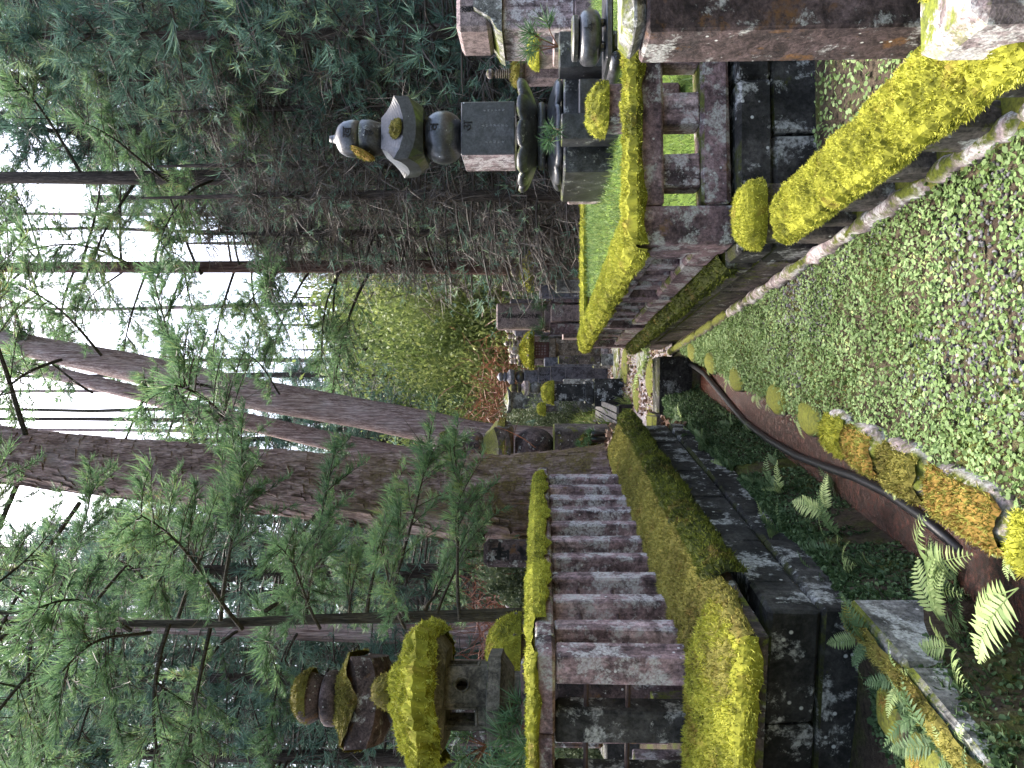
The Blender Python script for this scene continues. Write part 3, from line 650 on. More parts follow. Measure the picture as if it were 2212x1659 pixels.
for k, (dy, Z, s) in enumerate([(500, 15, .9), (455, 17, 1.05), (545, 20, 1.0), (350, 13.5, .8), (420, 13, .75), (230, 14, .9)]):
    x, y = at(dy, Z); root = thing('dry_conifer', 'brown twiggy conifer full of dead lower branches beside the black five-tier grave', 'tree', (x, y, gz(x, y)), k, 'dry twiggy conifers')
    part('trunk', TRK, root, scale=(.6, .6, .62)); part('crown', DRY[k % 2], root, scale=(s, s, s))
for k, (dy, Z, s) in enumerate([(640, 27, 1.5), (690, 29, 1.7), (740, 28, 1.3), (610, 31, 1.9), (665, 33, 2.2), (780, 32, 1.5), (720, 36, 2.2), (850, 30, 1.3), (960, 26, 1.1), (540, 33, 1.5), (595, 38, 2.4), (640, 40, 2.6)]):
    x, y = at(dy, Z); root = thing('broadleaf_tree', 'yellow-green leafy young tree on the bright slope behind the pink family grave', 'tree', (x, y, gz(x, y) - .2), k * 1.3, 'young leafy trees on the bright slope')
    part('foliage', BUSH[k % 3], root, scale=(s, s, s * 1.5)); part('trunk', TRK, root, scale=(.35 * s, .35 * s, .25 * s))
for k, (dy, Z, s) in enumerate([(930, 17, .6), (905, 19, .7), (960, 20, .8), (700, 23, .8), (770, 23, .9), (820, 23, .9), (870, 24, .8), (640, 24, .7), (590, 26, .9), (660, 22, .6), (740, 25, .9), (470, 40, 1.2), (430, 36, 1.), (540, 44, 1.4), (120, 24, 1.), (230, 23, 1.), (40, 26, 1.2), (1290, 9, .5), (1230, 9.5, .55), (1270, 11, .6), (1420, 9, .5), (1560, 9, .6), (1630, 8, .55)]):
    x, y = at(dy, Z); root = thing('bush', 'dull green bush growing between the graves and the wood', 'bush', (x, y, gz(x, y) - .1), k, 'bushes between the graves and the wood')
    part('foliage', BUSHDARK[k % 2], root, scale=(s, s, s))
for k, (x, y, s) in enumerate(((-3.2, -3.5, .9), (1.5, -5, 1.0), (4.5, -3, .9), (-6.5, -1, 1.0), (-1, -8, 1.2), (6, -8, 1.2), (-6, -8, 1.2))):
    conifer(x, y, CROWN[k % 4], s, 'green cedar at the viewer\'s back that shades the path', 'cedars at the viewer\'s back')
# heap of dead red-brown branches left of the great cedar
g = np.random.default_rng(8); hp = MB(); c0 = np.array(P(1100, 1275, 8.8)); n = 900
add_ribbons(hp, 0, c0 + g.normal(size=(n, 3)) * [.55, .5, .25] + [0, 0, -.1], nrm(g.normal(size=(n, 3)) + [0, 0, .2]), g.uniform(.2, .7, n), np.full(n, .012), g.normal(size=(n, 3)) * .4, g.random(n), 3, g)
tag(struct('brushwood', hp, M['redbrown'], kind='stuff'), 'tangled heap of dead red-brown twigs behind the pale balustrade', 'brushwood')
hp = MB(); c0 = np.array(P(1090, 880, 22)); n = 900
add_ribbons(hp, 0, c0 + g.normal(size=(n, 3)) * [.9, .6, .5], nrm(g.normal(size=(n, 3)) + [0, 0, .1]), g.uniform(.3, .9, n), np.full(n, .022), g.normal(size=(n, 3)) * .4, g.random(n), 3, g)
tag(struct('brushwood', hp, M['redbrown'], kind='stuff'), 'dark red-brown dead foliage above the small old graves in the middle', 'brushwood')

# ================================================================== STONE FENCES
def Gd(dx, dy, z):
    r = FWD * FPX + Vector((1, 0, 0)) * (829.5 - dy) + UPV * (1106 - dx); return CAM + r * ((z - 1.5) / r.z)
def block(root, name, x, y, z, mat, b=.012, j=.004, seed=0, taper=1., label=None):
    """chamfered stone filling the ranges x, y, z in its thing's own frame"""
    c = [(q[0] + q[1]) / 2 for q in (x, y, z)]; s = [abs(q[1] - q[0]) for q in (x, y, z)]
    return part(name, cbox((0, 0, 0), s, b, j, seed, taper), root, M[mat], loc=c, label=label)
_bs = {}
def rep(root, name, x, y, z, mat, b=.012, j=.004, v=3):
    """as block(), sharing a few worn meshes between pieces of one size"""
    s = tuple(round(abs(q[1] - q[0]), 3) for q in (x, y, z)); k = (name, s, mat, random.randrange(v))
    if k not in _bs: _bs[k] = MB().add(cbox((0, 0, 0), s, b, j, k[3] * 11)).mesh(name, [M[mat]])
    return part(name, _bs[k], root, loc=[(q[0] + q[1]) / 2 for q in (x, y, z)])
def rubble(L, H, dep, z0, seed=0, n=None, j=.012):
    """rough hewn facing: a box whose faces are chipped"""
    k = max(4, int(L / .06)); hh = max(3, int(H / .05)); g = np.random.default_rng(seed)
    return None

# ---- pale balustrade on a mossy plinth, left of the ditch
LA = R(90 - 8.2); LF = thing('stone_balustrade', 'weathered stone balustrade on a mossy sloped plinth beside the rusty ditch', 'balustrade', (-1.179, 3.34, 0), LA)
block(LF, 'corner_post', (0, .13), (0, .135), (.8, 1.438), 'baluster', .008, .003, 1)
for k in range(10): rep(LF, 'baluster', (.268 + .298 * k, .375 + .298 * k), (.0, .125), (.8, 1.438), 'baluster', .012, .004)
for k in range(5): rep(LF, 'baluster', (.01, .13), (.265 + .3 * k, .42 + .3 * k), (.8, 1.438), 'base' if k < 2 else 'baluster', .012, .004)
for x0, x1 in ((.17, 1.15), (1.156, 2.2), (2.206, 3.2)): block(LF, 'top_rail', (x0, x1), (-.02, .15), (1.44, 1.53), 'rail', .014, .004, int(x0 * 9))
for y0, y1 in ((-.02, .36), (.366, 1.0), (1.006, 1.9)): block(LF, 'top_rail', (-.02, .164), (y0, y1), (1.44, 1.525), 'rail', .012, .003, int(y0 * 9) + 40)
for z in (1.3, 1.115):
    part('iron_rod', tube([(.06, .1, z), (.06, 1.9, z)], .011, 8), LF, M['iron']); part('iron_rod', tube([(.12, .075, z), (3.1, .075, z)], .009, 8), LF, M['iron'])
# plinth coping with its slope
pf = [(-.41, .655), (-.41, .73), (-.04, .835), (.2, .835), (.2, .655)]
for y0, y1 in ((.0, .55), (.556, 1.25), (1.256, 2.0)): part('coping_stone', prism(pf, y0, y1, 1), LF, M['mossbase'])
def hipz(x, y): return np.minimum(np.interp(x, [-.43, -.41, -.04], [.70, .73, .835]), np.interp(y, [-.32, -.30, -.02], [.70, .73, .835]))
hx_, hy_ = np.meshgrid([-.41, -.225, -.04, .2], [-.30, -.16, -.02, -.003], indexing='ij'); HG = np.stack([hx_, hy_, hipz(hx_, hy_)], -1); hc = MB().add(gridmesh(HG))
for e in (HG[:, 0], HG[0, ::-1], HG[-1], HG[::-1, -1]): hc.add((np.concatenate([e, e * [1, 1, 0] + [0, 0, .655]]), [[i, i + len(e), i + 1 + len(e), i + 1] for i in range(len(e) - 1)]))
hc.add((np.array([[-.41, -.3, .655], [.2, -.3, .655], [.2, 0, .655], [-.41, 0, .655]]), [[3, 2, 1, 0]])); part('coping_stone', hc, LF, M['mossbase'])
ps = [(-.30, .655), (-.30, .73), (-.02, .835), (.2, .835), (.2, .655)]
for x0, x1 in ((.206, 1.3), (1.306, 2.6), (2.606, 3.95)): part('coping_stone', prism(ps, x0, x1, 0), LF, M['mossbase'])
gg = np.random.default_rng(5)
def course(z0, z1, fd, sl, seed, lens):
    """one course of plinth stones: front face at x=fd, side face at y=sl"""
    y = sl
    for i, L in enumerate(lens): block(LF, 'plinth_stone', (fd - .004 * (i % 2), fd + .3), (y, y + L - .006), (z0 + .003, z1 - .003), 'base', .014, .006, seed + i); y += L
    x = fd + .306
    for i, L in enumerate((.55, .8, .65, .9, .75)):
        if x > 3.9: break
        block(LF, 'plinth_stone', (x, min(x + L, 3.93) - .006), (sl + .003 * (i % 2), sl + .3), (z0 + .003, z1 - .003), 'base', .014, .006, seed + 20 + i); x += L
course(.555, .65, .03, -.17, 1, (.7, .7, .8)); course(.335, .555, -.055, -.245, 60, (.52, .62, .8)); course(-.1, .335, -.075, -.262, 90, (.8, .6, .8))
def mossp(name, mb, root, mat, **k): return part(name, mb.mesh(name, [M[mat]]), root, kind='stuff', **k)
mossp('moss', moss_bar((-.42, 0, 0), (3.96, 0, 0), [(.325, .70), (.305, .745), (.16, .795), (.03, .85), (-.10, .85)], .032, .022, .014, 11000, 3, .045, 9, hipz), LF, 'mossdull')
mossp('moss', moss_bar((0, -.31, 0), (0, 2.0, 0), [(-.435, .69), (-.415, .745), (-.22, .80), (-.04, .855), (.05, .855)], .035, .02, .014, 13000, 4, .04, 9, hipz), LF, 'moss')
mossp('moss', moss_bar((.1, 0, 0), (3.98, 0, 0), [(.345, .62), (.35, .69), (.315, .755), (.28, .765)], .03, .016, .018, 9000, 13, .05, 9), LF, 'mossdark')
mossp('moss', moss_bar((.3, 0, 0), (3.0, 0, 0), [(.04, 1.46), (.035, 1.53), (-.06, 1.545), (-.16, 1.53), (-.17, 1.5)], .04, .018, .012, 12000, 5, .05), LF, 'moss')
mossp('moss', moss_bar((0, -.03, 0), (0, 1.9, 0), [(-.032, 1.505), (-.02, 1.53), (.06, 1.545), (.165, 1.53)], .03, .018, .011, 12000, 6, .02), LF, 'moss')

# ---- low mossy fence on the right, nearest the camera
LOWA = -.0476; RA = thing('stone_fence', 'low stone fence with thick golden moss on its rail, close by on the right', 'fence', (.80, 1.95, 0), -LOWA * -1)
RA.rotation_euler.z = .0476
for y0, y1 in ((-.2, .62), (.626, 1.3), (1.306, 1.78)): block(RA, 'rail', (0, .2), (y0, y1), (.235, .345), 'pale', .03, .006, int(y0 * 10) + 7)
for y0, y1 in ((.11, .32), (.55, .75), (.95, 1.11), (1.29, 1.49), (1.68, 1.78)): block(RA, 'fence_post', (.03, .14), (y0, y1), (-.05, .235), 'greenst', .015, .006, int(y0 * 10))
block(RA, 'sill_stone', (-.01, .17), (-.2, 1.78), (-.1, .035), 'greenst', .02, .006, 3)
mossp('moss', moss_bar((0, -.1, 0), (0, .7, 0), [(-.025, .285), (-.012, .345), (.06, .372), (.17, .362), (.21, .32)], .05, .01, .011, 26000, 21, .035, 14), RA, 'moss')
mossp('moss', moss_bar((0, .62, 0), (0, 1.8, 0), [(-.02, .275), (-.012, .345), (.06, .368), (.17, .36), (.21, .32)], .045, .01, .01, 26000, 22, .03, 14), RA, 'moss')
NP = thing('stone_post', 'squat pale-lichened stone post with moss on top, nearest on the right', 'post', (.80, 1.72, 0))
block(NP, 'post_body', (0, .45), (0, .28), (-.05, .545), 'pale', .03, .012, 9)
mossp('moss', moss_bar((.14, .13, 0), (.46, .13, 0), [(.11, .53), (.07, .552), (-.06, .552), (-.12, .535)], .03, .014, .012, 22000, 23, .01, 14), NP, 'moss')
SP = thing('stone_post', 'short stone stub with a rounded moss cap where the two right-hand fences meet', 'post', (.715, 3.82, 0))
block(SP, 'post_body', (0, .27), (0, .18), (-.05, .44), 'greenst', .02, .008, 2)
md = moss_dome(.155, .06, 31, 30, 9, .012, 16000, .06, 4, .02); mossp('moss', md, SP, 'moss', loc=(.135, .09, .455), scale=(1, .7, 1))
BP = thing('stone_pillar', 'tall dark square stone pillar with purple-brown side and orange lichen at the right edge', 'pillar', (1.325, 2.9, 0))
block(BP, 'pillar_body', (0, .5), (0, .3), (-.1, 1.1), 'pillar', .012, .003, 4)
block(BP, 'pillar_cap', (.004, .496), (.004, .296), (1.1, 1.19), 'grey', .055, .003, 5)
# ---- higher fence round the black grave
FB = thing('stone_fence', 'higher dark stone fence thick with yellow moss round the black five-tier grave', 'fence', (.77, 4.25, 0), .06)
LB = 5.2
block(FB, 'corner_post', (0, .215), (0, .27), (.44, .985), 'rail', .012, .005, 3)
for x0, x1 in ((.222, 1.35), (1.356, 2.6)): block(FB, 'top_rail', (x0, x1), (.0, .26), (.82, .975), 'rail', .015, .005, int(x0 * 7))
for k in range(7): rep(FB, 'baluster', (.33 + .35 * k, .52 + .35 * k), (.04, .19), (.61, .822), 'baluster', .012, .005)
for x0, x1 in ((.222, 1.2), (1.206, 2.6)): block(FB, 'lower_rail', (x0, x1), (.01, .25), (.455, .61), 'rail', .018, .007, int(x0 * 7) + 3)
for x0, x1 in ((-.05, .9), (.906, 2.6)): block(FB, 'plinth_stone', (x0, x1), (-.04, .3), (.24, .425), 'base', .018, .008, int(x0 * 7) + 13)
for x0, x1 in ((-.03, .6), (.606, 1.5), (1.506, 2.6)): block(FB, 'plinth_stone', (x0, x1), (-.02, .3), (-.1, .232), 'base', .018, .008, int(x0 * 7) + 19)
y = .28
for sec in range(3):
    L = 1.64
    for a, b in ((0, L * .5), (L * .5 + .005, L - .005)): block(FB, 'top_rail', (.005, .25), (y + a, y + b), (.815, .965), 'rail', .015, .006, sec * 7 + int(a * 9))
    for k in range(4): rep(FB, 'baluster', (.04, .19), (y + .12 + .35 * k, y + .30 + .35 * k), (.61, .817), 'baluster', .012, .005)
    rep(FB, 'lower_rail', (.01, .25), (y, y + L - .005), (.455, .61), 'rail', .018, .007)
    if sec < 2: block(FB, 'fence_post', (-.01, .22), (y + L - .17, y + L + .0), (.44, .98), 'rail', .012, .005, sec + 30)
    y += L
for i in range(5):
    block(FB, 'plinth_stone', (-.06, .25), (.31 + i, 1.305 + i), (.24, .43), 'greenst', .02, .01, i + 70); block(FB, 'plinth_stone', (-.035, .25), (.31 + i, 1.305 + i), (-.1, .234), 'greenst', .016, .008, i + 80)
block(FB, 'end_post', (0, .2), (LB - .0, LB + .2), (.0, 1.0), 'rail', .012, .005, 44)
for x0, x1 in ((.21, 1.1), (1.106, 2.2)): block(FB, 'back_rail', (x0, x1), (LB, LB + .2), (.72, .96), 'rail', .015, .006, int(x0 * 7) + 47)
for k in range(6): rep(FB, 'baluster', (.3 + .36 * k, .46 + .36 * k), (LB + .02, LB + .16), (.3, .722), 'baluster')
block(FB, 'plinth_stone', (.2, 2.2), (LB - .03, LB + .2), (-.1, .3), 'greenst', .02, .01, 51)
mossp('moss', moss_bar((-.01, 0, 0), (2.5, 0, 0), [(.03, .93), (.025, .985), (-.1, 1.0), (-.24, .985)], .055, .018, .014, 13000, 24, .035, 11), FB, 'moss')
for i, (a, b) in enumerate(((-.02, 1.7), (1.74, 3.35), (3.5, 5.35))):
    mossp('moss', moss_bar((0, a, 0), (0, b, 0), [(-.035, .90), (-.025, .98), (.1, 1.005), (.24, .985)], .06, .022, .016, 9000, 25 + i, .05, 9), FB, 'moss')
mossp('moss', moss_bar((.2, LB, 0), (2.2, LB, 0), [(.03, .93), (.02, .965), (-.1, .975), (-.2, .965)], .05, .03, .018, 5000, 29, .02), FB, 'moss')
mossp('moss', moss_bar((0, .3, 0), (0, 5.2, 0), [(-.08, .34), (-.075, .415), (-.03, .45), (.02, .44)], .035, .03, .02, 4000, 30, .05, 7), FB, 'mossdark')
# grassy mound inside it
mx, my = np.meshgrid(np.linspace(.2, 3.6, 40), np.linspace(.2, LB, 40)); mz = .47 + .42 * sst(.2, 2.0, my) * sst(.15, .7, mx) + .05 * fbm(np.stack([mx * 3, my * 3, 0 * mx], -1), 4, 3)
c6, s6 = math.cos(.06), math.sin(.06); MP = np.stack([.77 + mx * c6 - my * s6, 4.25 + mx * s6 + my * c6, mz], -1)
struct('mound', MB().add(gridmesh(MP.swapaxes(0, 1))), M['lawn'], True)
ga = np.random.default_rng(12); n = 26000; i = ga.integers(0, 40, n); j = ga.integers(0, 40, n); q = MP[i, j] + ga.normal(size=(n, 3)) * [.05, .05, 0]; gm = MB()
add_ribbons(gm, 0, q, nrm(ga.normal(size=(n, 3)) * .5 + [0, 0, 1]), ga.uniform(.025, .075, n), np.full(n, .006), ga.normal(size=(n, 3)) * .3, ga.random(n), 2, ga)
tag(struct('grass', gm, M['clover'], kind='stuff'), 'short bright grass on the mound inside the mossy fence', 'grass')
# kerb of pale rounded stones along both fences
KB = thing('stone_kerb', 'low kerb of rounded lichen-white stones along the foot of the right-hand fences', 'kerb', (0, 0, 0))
yk = 1.5
while yk < 8.8:
    L = random.uniform(.4, .75); V, F = lump(14, 13, int(yk * 10), .34, 2.6); V = V[:, [0, 2, 1]] * np.array([1, 1, 1]); e = np.clip(1 - np.abs(V[:, 1:2]) ** 4, .02, 1) ** .5; V = np.concatenate([V[:, :1] * (.04 + .012 * np.sin(V[:, 1:2] * 9 + yk)) / np.maximum(.35, np.sqrt(V[:, :1] ** 2 + V[:, 2:] ** 2)) * np.sqrt(e), V[:, 1:2] * L / 2 * 1.02, V[:, 2:] * .045 / np.maximum(.35, np.sqrt(V[:, :1] ** 2 + V[:, 2:] ** 2)) * np.sqrt(e)], 1); F = F[:, ::-1]
    part('kerb_stone', MB().add((V, F)), KB, M['pale'] if yk < 6 else M['greenst'], True, (.815 - .07 * (yk + L / 2 - 2.39), yk + L / 2, .025), (0, 0, .07)); yk += L

# ================================================================== DITCH, PATH AND THEIR PLANTS
DK = thing('ditch_kerb', 'rough kerb stones under orange and green moss along the near lip of the ditch', 'kerb', (0, 0, 0))
yk = 1.2; i = 0
while yk < 3.75:
    L = (.5, .42, .34, .55, .4, .36, .3, .3)[i % 8]; V, F = lump(16, 11, 40 + i, .35, 1.7); xm = float(Rc(yk + L / 2)) + .085
    V[:, :2] = np.sign(V[:, :2]) * np.abs(V[:, :2]) ** .7; V = V * np.array([.1, L / 2, .075])
    part('kerb_stone', MB().add((V, F)), DK, M['pale'], True, (xm, yk + L / 2, .01), (0, 0, -.15)); i += 1
    c, s = math.cos(-.15), math.sin(-.15)
    if i not in (6, 7) or True:
        a = np.linspace(0, 1, 22)[:, None] * np.ones((1, 14)); b = np.linspace(-.5, 1, 14)[None] * np.ones((22, 1)); cut = .02 + .22 * fbm(np.stack([b * 4 + i * 9, a, a * 0], -1), i, 2); a = cut + a * (1 - 1.9 * cut)
        lx = -.115 * np.sin(b * math.pi / 2) ; lz = .075 * np.cos(b * math.pi / 2) ** .8 - .03 + 0 * a; lx = np.where(b < 0, .1 * np.sin(-b * math.pi / 2), lx); ly = (a - .5) * L
        lz = np.where(b > .9, lz - .08, lz)
        Pm = np.stack([xm + lx * c - ly * s, yk + L / 2 + lx * s + ly * c, lz + .03], -1)
        mossp('moss', moss_surface(Pm, .035, .016, 15000, 12, True, 60 + i, out=np.array([0, 0, 1.])), DK, ('mossgold', 'mossdull', 'mossgold', 'moss')[i % 4])
    yk += L * .97
for yk, dxx in ((4.3, .05), (4.9, .06), (5.9, .04), (6.8, .05), (7.6, .06)):
    V, F = lump(14, 9, int(yk * 7), .4); part('kerb_stone', MB().add((V * np.array([.1, .2, .06]), F)), DK, M['greenst'], True, (float(Rc(yk)) + dxx, yk, 0), (0, 0, -.15))
PIPE = [(1485, 782, -.1), (1520, 806, -.17), (1560, 853, -.19), (1610, 912, -.2), (1660, 950, -.19), (1720, 985, -.18), (1780, 1008, -.18), (1850, 1032, -.18), (1920, 1066, -.19), (1990, 1115, -.2), (2080, 1190, -.22)]
single('pipe', MB().add(tube([Gd(*q) for q in PIPE], .024, 10)), M['pipe'], 'black plastic pipe curving along the rusty water in the ditch', 'pipe', smooth=True)
CV = thing('stone_slab', 'dark stone slab bridging the far end of the ditch', 'slab', (0, 0, 0))
block(CV, 'bridge_stone', (-.32, .3), (8.4, 8.8), (-.13, .235), 'base', .02, .01, 3); block(CV, 'step_stone', (-.72, -.33), (8.3, 8.9), (.0, .3), 'greenst', .03, .015, 5)
for k, (dx, dy, w, z) in enumerate(((1350, 790, .35, .05), (1385, 765, .4, .04), (1405, 815, .3, .05), (1340, 830, .3, .05), (1375, 850, .3, .06), (1330, 765, .6, .03))):
    q = Gd(dx, dy, .05); V, F = lump(11, 7, 80 + k, .3); single('paving_stone', MB().add((V * np.array([w, w * 1.3, .07]), F)), M['grey' if k % 2 else 'greenst'], ('flat mossy stone in the track right at the end of the ditch', 'flat pale stone in the track beside the fence end', 'flat stone in the track next to the dark bridge slab', 'flat stone in the track before the wooden ramp', 'flat stone in the track by the plinth end', 'wide worn threshold stone before the left lantern of the pair')[k], 'stone', (q.x, q.y, q.z - .02), smooth=True)
# slabs and rocks left in front of the balustrade
KS = thing('stone_slab', 'long upright kerb slab with a mossy edge left of the ditch', 'slab', (-1.03, 2.7, 0), -.2)
for a, b in ((-1.5, -.55), (-.545, .03), (.035, .52)): block(KS, 'slab_piece', (-.05, .05), (a, b), (-.3, .24), 'grey', .015, .007, int(a * 9) + 20)
mossp('moss', moss_bar((0, -1.5, 0), (0, .52, 0), [(-.055, .2), (-.045, .245), (0, .255), (.03, .245)], .02, .015, .013, 14000, 71, .02, 9), KS, 'mossdull')
for k, (x, y, z, sx, sy, sz, mt, lb) in enumerate(((-1.32, 2.55, .17, .17, .2, .1, 'greenst', 'mossy flat rock between the kerb slab and the plinth'), (-1.45, 2.25, .2, .19, .13, .17, 'mossbase', 'square mossy block at the left edge below the plinth'), (-1.2, 2.85, .2, .11, .09, .06, 'greenst', 'small rounded rock tucked against the plinth corner'), (-1.6, 2.75, .15, .2, .16, .14, 'greenst', 'mossy rock at the foot of the plinth near the left edge'))):
    V, F = lump(14, 10, 300 + k, .35); V = np.sign(V) * np.abs(V) ** .75; rk = thing('rock', lb, 'rock', (x, y, z)); part('stone', MB().add((V * np.array([sx, sy, sz]), F)), rk, M['grey' if k % 2 else 'greenst'], True)
    mossp('moss', moss_dome(.8, .97, 330 + k, 40, 12, .05, 2500, .1, 3, .14), rk, 'mossdull' if k % 2 else 'mossgold', loc=(.02, .01, 0), scale=(sx * .93, sy * .93, sz * .95))
# gravel
g = np.random.default_rng(21); gr = MB(); shapes = [lump(7, 5, q, .5) for q in range(6)]; N = 9000
yv = 1.35 + g.random(N) ** 1.6 * 4.2; xv = Rc(yv) + .18 + g.random(N) * (.9 - .09 * yv - Rc(yv)); dn = fbm(np.stack([xv * 2.2, yv * 2.2, 0 * xv], -1), 31, 3) + .16 * (xv - .2) - .03 * yv
keep = dn > .42; xv, yv = xv[keep], yv[keep]; n = len(xv); r = g.uniform(.004, .0105, n) * (1 + .5 * (g.random(n) > .93)); zz = height(xv, yv) + r * .3
for q in range(6):
    ii = np.arange(q, n, 6); V, F = shapes[q]; th = g.uniform(0, 6.28, len(ii)); c, s = np.cos(th), np.sin(th); VV = V[None] * (r[ii, None, None] * np.array([1.15, .9, .65]))
    VX = np.stack([VV[..., 0] * c[:, None] - VV[..., 1] * s[:, None] + xv[ii, None], VV[..., 0] * s[:, None] + VV[..., 1] * c[:, None] + yv[ii, None], VV[..., 2] + zz[ii, None]], -1)
    gr.add((VX.reshape(-1, 3), (F[None] + (np.arange(len(ii)) * len(V))[:, None, None]).reshape(-1, 4)), 0, np.repeat(np.clip(g.normal(.4, .22, len(ii)), 0, 1), len(V)))
tag(struct('gravel', gr, M['gravel'], True, 'stuff'), 'small grey gravel showing through the clover on the path', 'gravel')
# clover and other ground cover
def leaves(n, xy, zl, r, g, tint, mb, tilt=.45):
    a = np.linspace(0, 2 * math.pi, 6, endpoint=False); N_ = nrm(g.normal(size=(n, 3)) * tilt + [0, 0, 1]); u = nrm(np.cross(N_, g.normal(size=(n, 3)))); w = np.cross(N_, u)
    C = np.concatenate([xy, zl[:, None]], 1)
    V = C[:, None] + r[:, None, None] * (u[:, None] * np.cos(a)[None, :, None] + .85 * w[:, None] * np.sin(a)[None, :, None])
    mb.add((V.reshape(-1, 3), (np.arange(n)[:, None] * 6 + np.arange(6)[None])), 0, np.repeat(tint, 6))
cv = MB(); N = 30000; yv = 1.3 + g.random(N) ** 1.35 * 6.9; xv = Rc(yv) + .0 + g.random(N) * (.98 - .07 * yv - Rc(yv))
cn = fbm(np.stack([xv * 3, yv * 3, 0 * xv], -1), 51, 4); dn = fbm(np.stack([xv * 2.2, yv * 2.2, 0 * xv], -1), 31, 3) + .16 * (xv - .2) - .03 * yv
keep = g.random(N) < np.clip(1.12 - 2.6 * np.clip(dn - .42, 0, 1) - 1.1 * np.clip(.42 - cn, 0, 1), .12, 1); xv, yv, cn = xv[keep], yv[keep], cn[keep]
n = len(xv); zb = height(xv, yv) + g.uniform(.004, .035, n); hue = np.clip(.42 + .9 * (fbm(np.stack([xv * 5, yv * 5, 0 * xv], -1), 77, 3) - .5) + g.normal(size=n) * .14, 0, 1)
for q in range(2):
    off = g.normal(size=(n, 2)) * .012; leaves(n, np.stack([xv, yv], -1) + off, zb + g.normal(size=n) * .003, g.uniform(.0035, .0105, n) * (1 + .12 * (yv < 3)), g, hue, cv)
k = 5000; ii = g.integers(0, n, k); add_ribbons(cv, 0, np.stack([xv[ii], yv[ii], zb[ii] * 0], -1), nrm(g.normal(size=(k, 3)) * .6 + [0, 0, 1]), g.uniform(.02, .06, k), np.full(k, .0025), g.normal(size=(k, 3)) * .6, np.clip(hue[ii] + .15, 0, 1), 2, g)
tag(struct('ground_cover', cv, M['clover'], kind='stuff'), 'bright clover and small creeping leaves covering the path beside the ditch', 'clover')
mc = MB(); N = 42000; yv = 1.6 + g.random(N) ** 1.1 * 6.7; xv = Rc(yv) + .0 + g.random(N) * (.8 - .07 * yv - Rc(yv)); cn = fbm(np.stack([xv * 1.7, yv * 1.7, 0 * xv], -1), 91, 4) - .25 * np.clip(xv - Rc(yv) - .25, 0, 1) + .02 * yv
kp = cn > .47; xv, yv = xv[kp], yv[kp]; n = len(xv); add_ribbons(mc, 0, np.stack([xv, yv, height(xv, yv) - .002], -1), nrm(g.normal(size=(n, 3)) * .6 + [0, 0, 1]), g.uniform(.01, .03, n), np.full(n, .006), g.normal(size=(n, 3)) * .3, np.clip(g.normal(.5, .2, n), 0, 1), 1, g)
tag(struct('moss_carpet', mc, M['mossdull'], kind='stuff'), 'patchy yellow-brown moss between the clover along the path edge', 'moss')
ic = MB(); N = 2600; xv = g.uniform(.98, 2.2, N); yv = g.uniform(2.2, 4.2, N); leaves(N, np.stack([xv, yv], -1), height(xv, yv) + g.uniform(.01, .05, N), g.uniform(.007, .016, N), g, np.clip(g.normal(.45, .18, N), 0, 1), ic)
tag(struct('clover_bed', ic, M['clover'], kind='stuff'), 'green clover inside the low fence beneath the tall dark pillar', 'clover')
# bank of the ditch: dark moss, tiny leaves, ferns
bk = MB(); N = 62000; yv = 1.4 + g.random(N) ** 1.2 * 7; tv = g.uniform(-.68, -.38, N) - .3 * (yv < 3.1) * g.random(N); xv = Rc(yv) + tv; cn = fbm(np.stack([xv * 3, yv * 3, 0 * xv], -1), 15, 4)
kp = cn > .38; xv, yv = xv[kp], yv[kp]; n = len(xv); zb = height(xv, yv)
leaves(n, np.stack([xv, yv], -1), zb + g.uniform(.004, .03, n), g.uniform(.004, .0135, n) * (1 + .5 * (g.random(n) > .9)), g, np.clip(g.normal(.5, .24, n), 0, 1), bk, .8)
add_ribbons(bk, 0, np.stack([xv, yv, zb - .003], -1), nrm(g.normal(size=(n, 3)) * .7 + [0.3, 0, 1]), g.uniform(.01, .045, n), np.full(n, .006), g.normal(size=(n, 3)) * .4, np.clip(g.normal(.35, .2, n), 0, 1), 2, g)
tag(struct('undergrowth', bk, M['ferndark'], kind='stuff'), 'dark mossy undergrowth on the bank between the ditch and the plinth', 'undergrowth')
def frond(seed, mat, n=17):
    g = np.random.default_rng(seed); f = MB(); t = np.linspace(0, 1, 9); C = np.stack([t * .96, 0 * t, .42 * t - .5 * t ** 2], -1); f.add(tube(C, np.linspace(.008, .003, 9), 4, False), 0, .6)
    u = np.linspace(.16, .99, n); o = np.stack([np.interp(u, t, C[:, a]) for a in range(3)], -1); l = .27 * np.sin(np.clip(u * 1.02, 0, 1) ** .8 * math.pi) ** .7 * (1 - .35 * u) + .02
    for sd_ in (-1, 1):
        D = nrm(np.stack([np.full(n, .42), np.full(n, sd_ * 1.), np.full(n, -.05)], -1) + g.normal(size=(n, 3)) * .07); W_ = np.full(n, .052) * (1.1 - .5 * u)
        side = nrm(np.cross(D, np.array([0, 0, 1.]) + g.normal(size=(n, 3)) * .15)); mid = o + D * (l * .45)[:, None]; tip = o + D * l[:, None] - np.array([0, 0, .12]) * l[:, None]
        V = np.stack([o + side * W_[:, None] * .35, mid + side * W_[:, None] * .5, tip, mid - side * W_[:, None] * .5, o - side * W_[:, None] * .35], 1)
        f.add((V.reshape(-1, 3), np.arange(n)[:, None] * 5 + np.arange(5)[None]), 0, np.repeat(np.clip(.55 + .25 * u + g.normal(size=n) * .1, 0, 1), 5))
    return f.mesh('frond', [M[mat]])
FR = [frond(1, 'fern'), frond(2, 'fern'), frond(3, 'fern', 14)]; FRD = [frond(4, 'ferndark'), frond(5, 'ferndark', 13)]
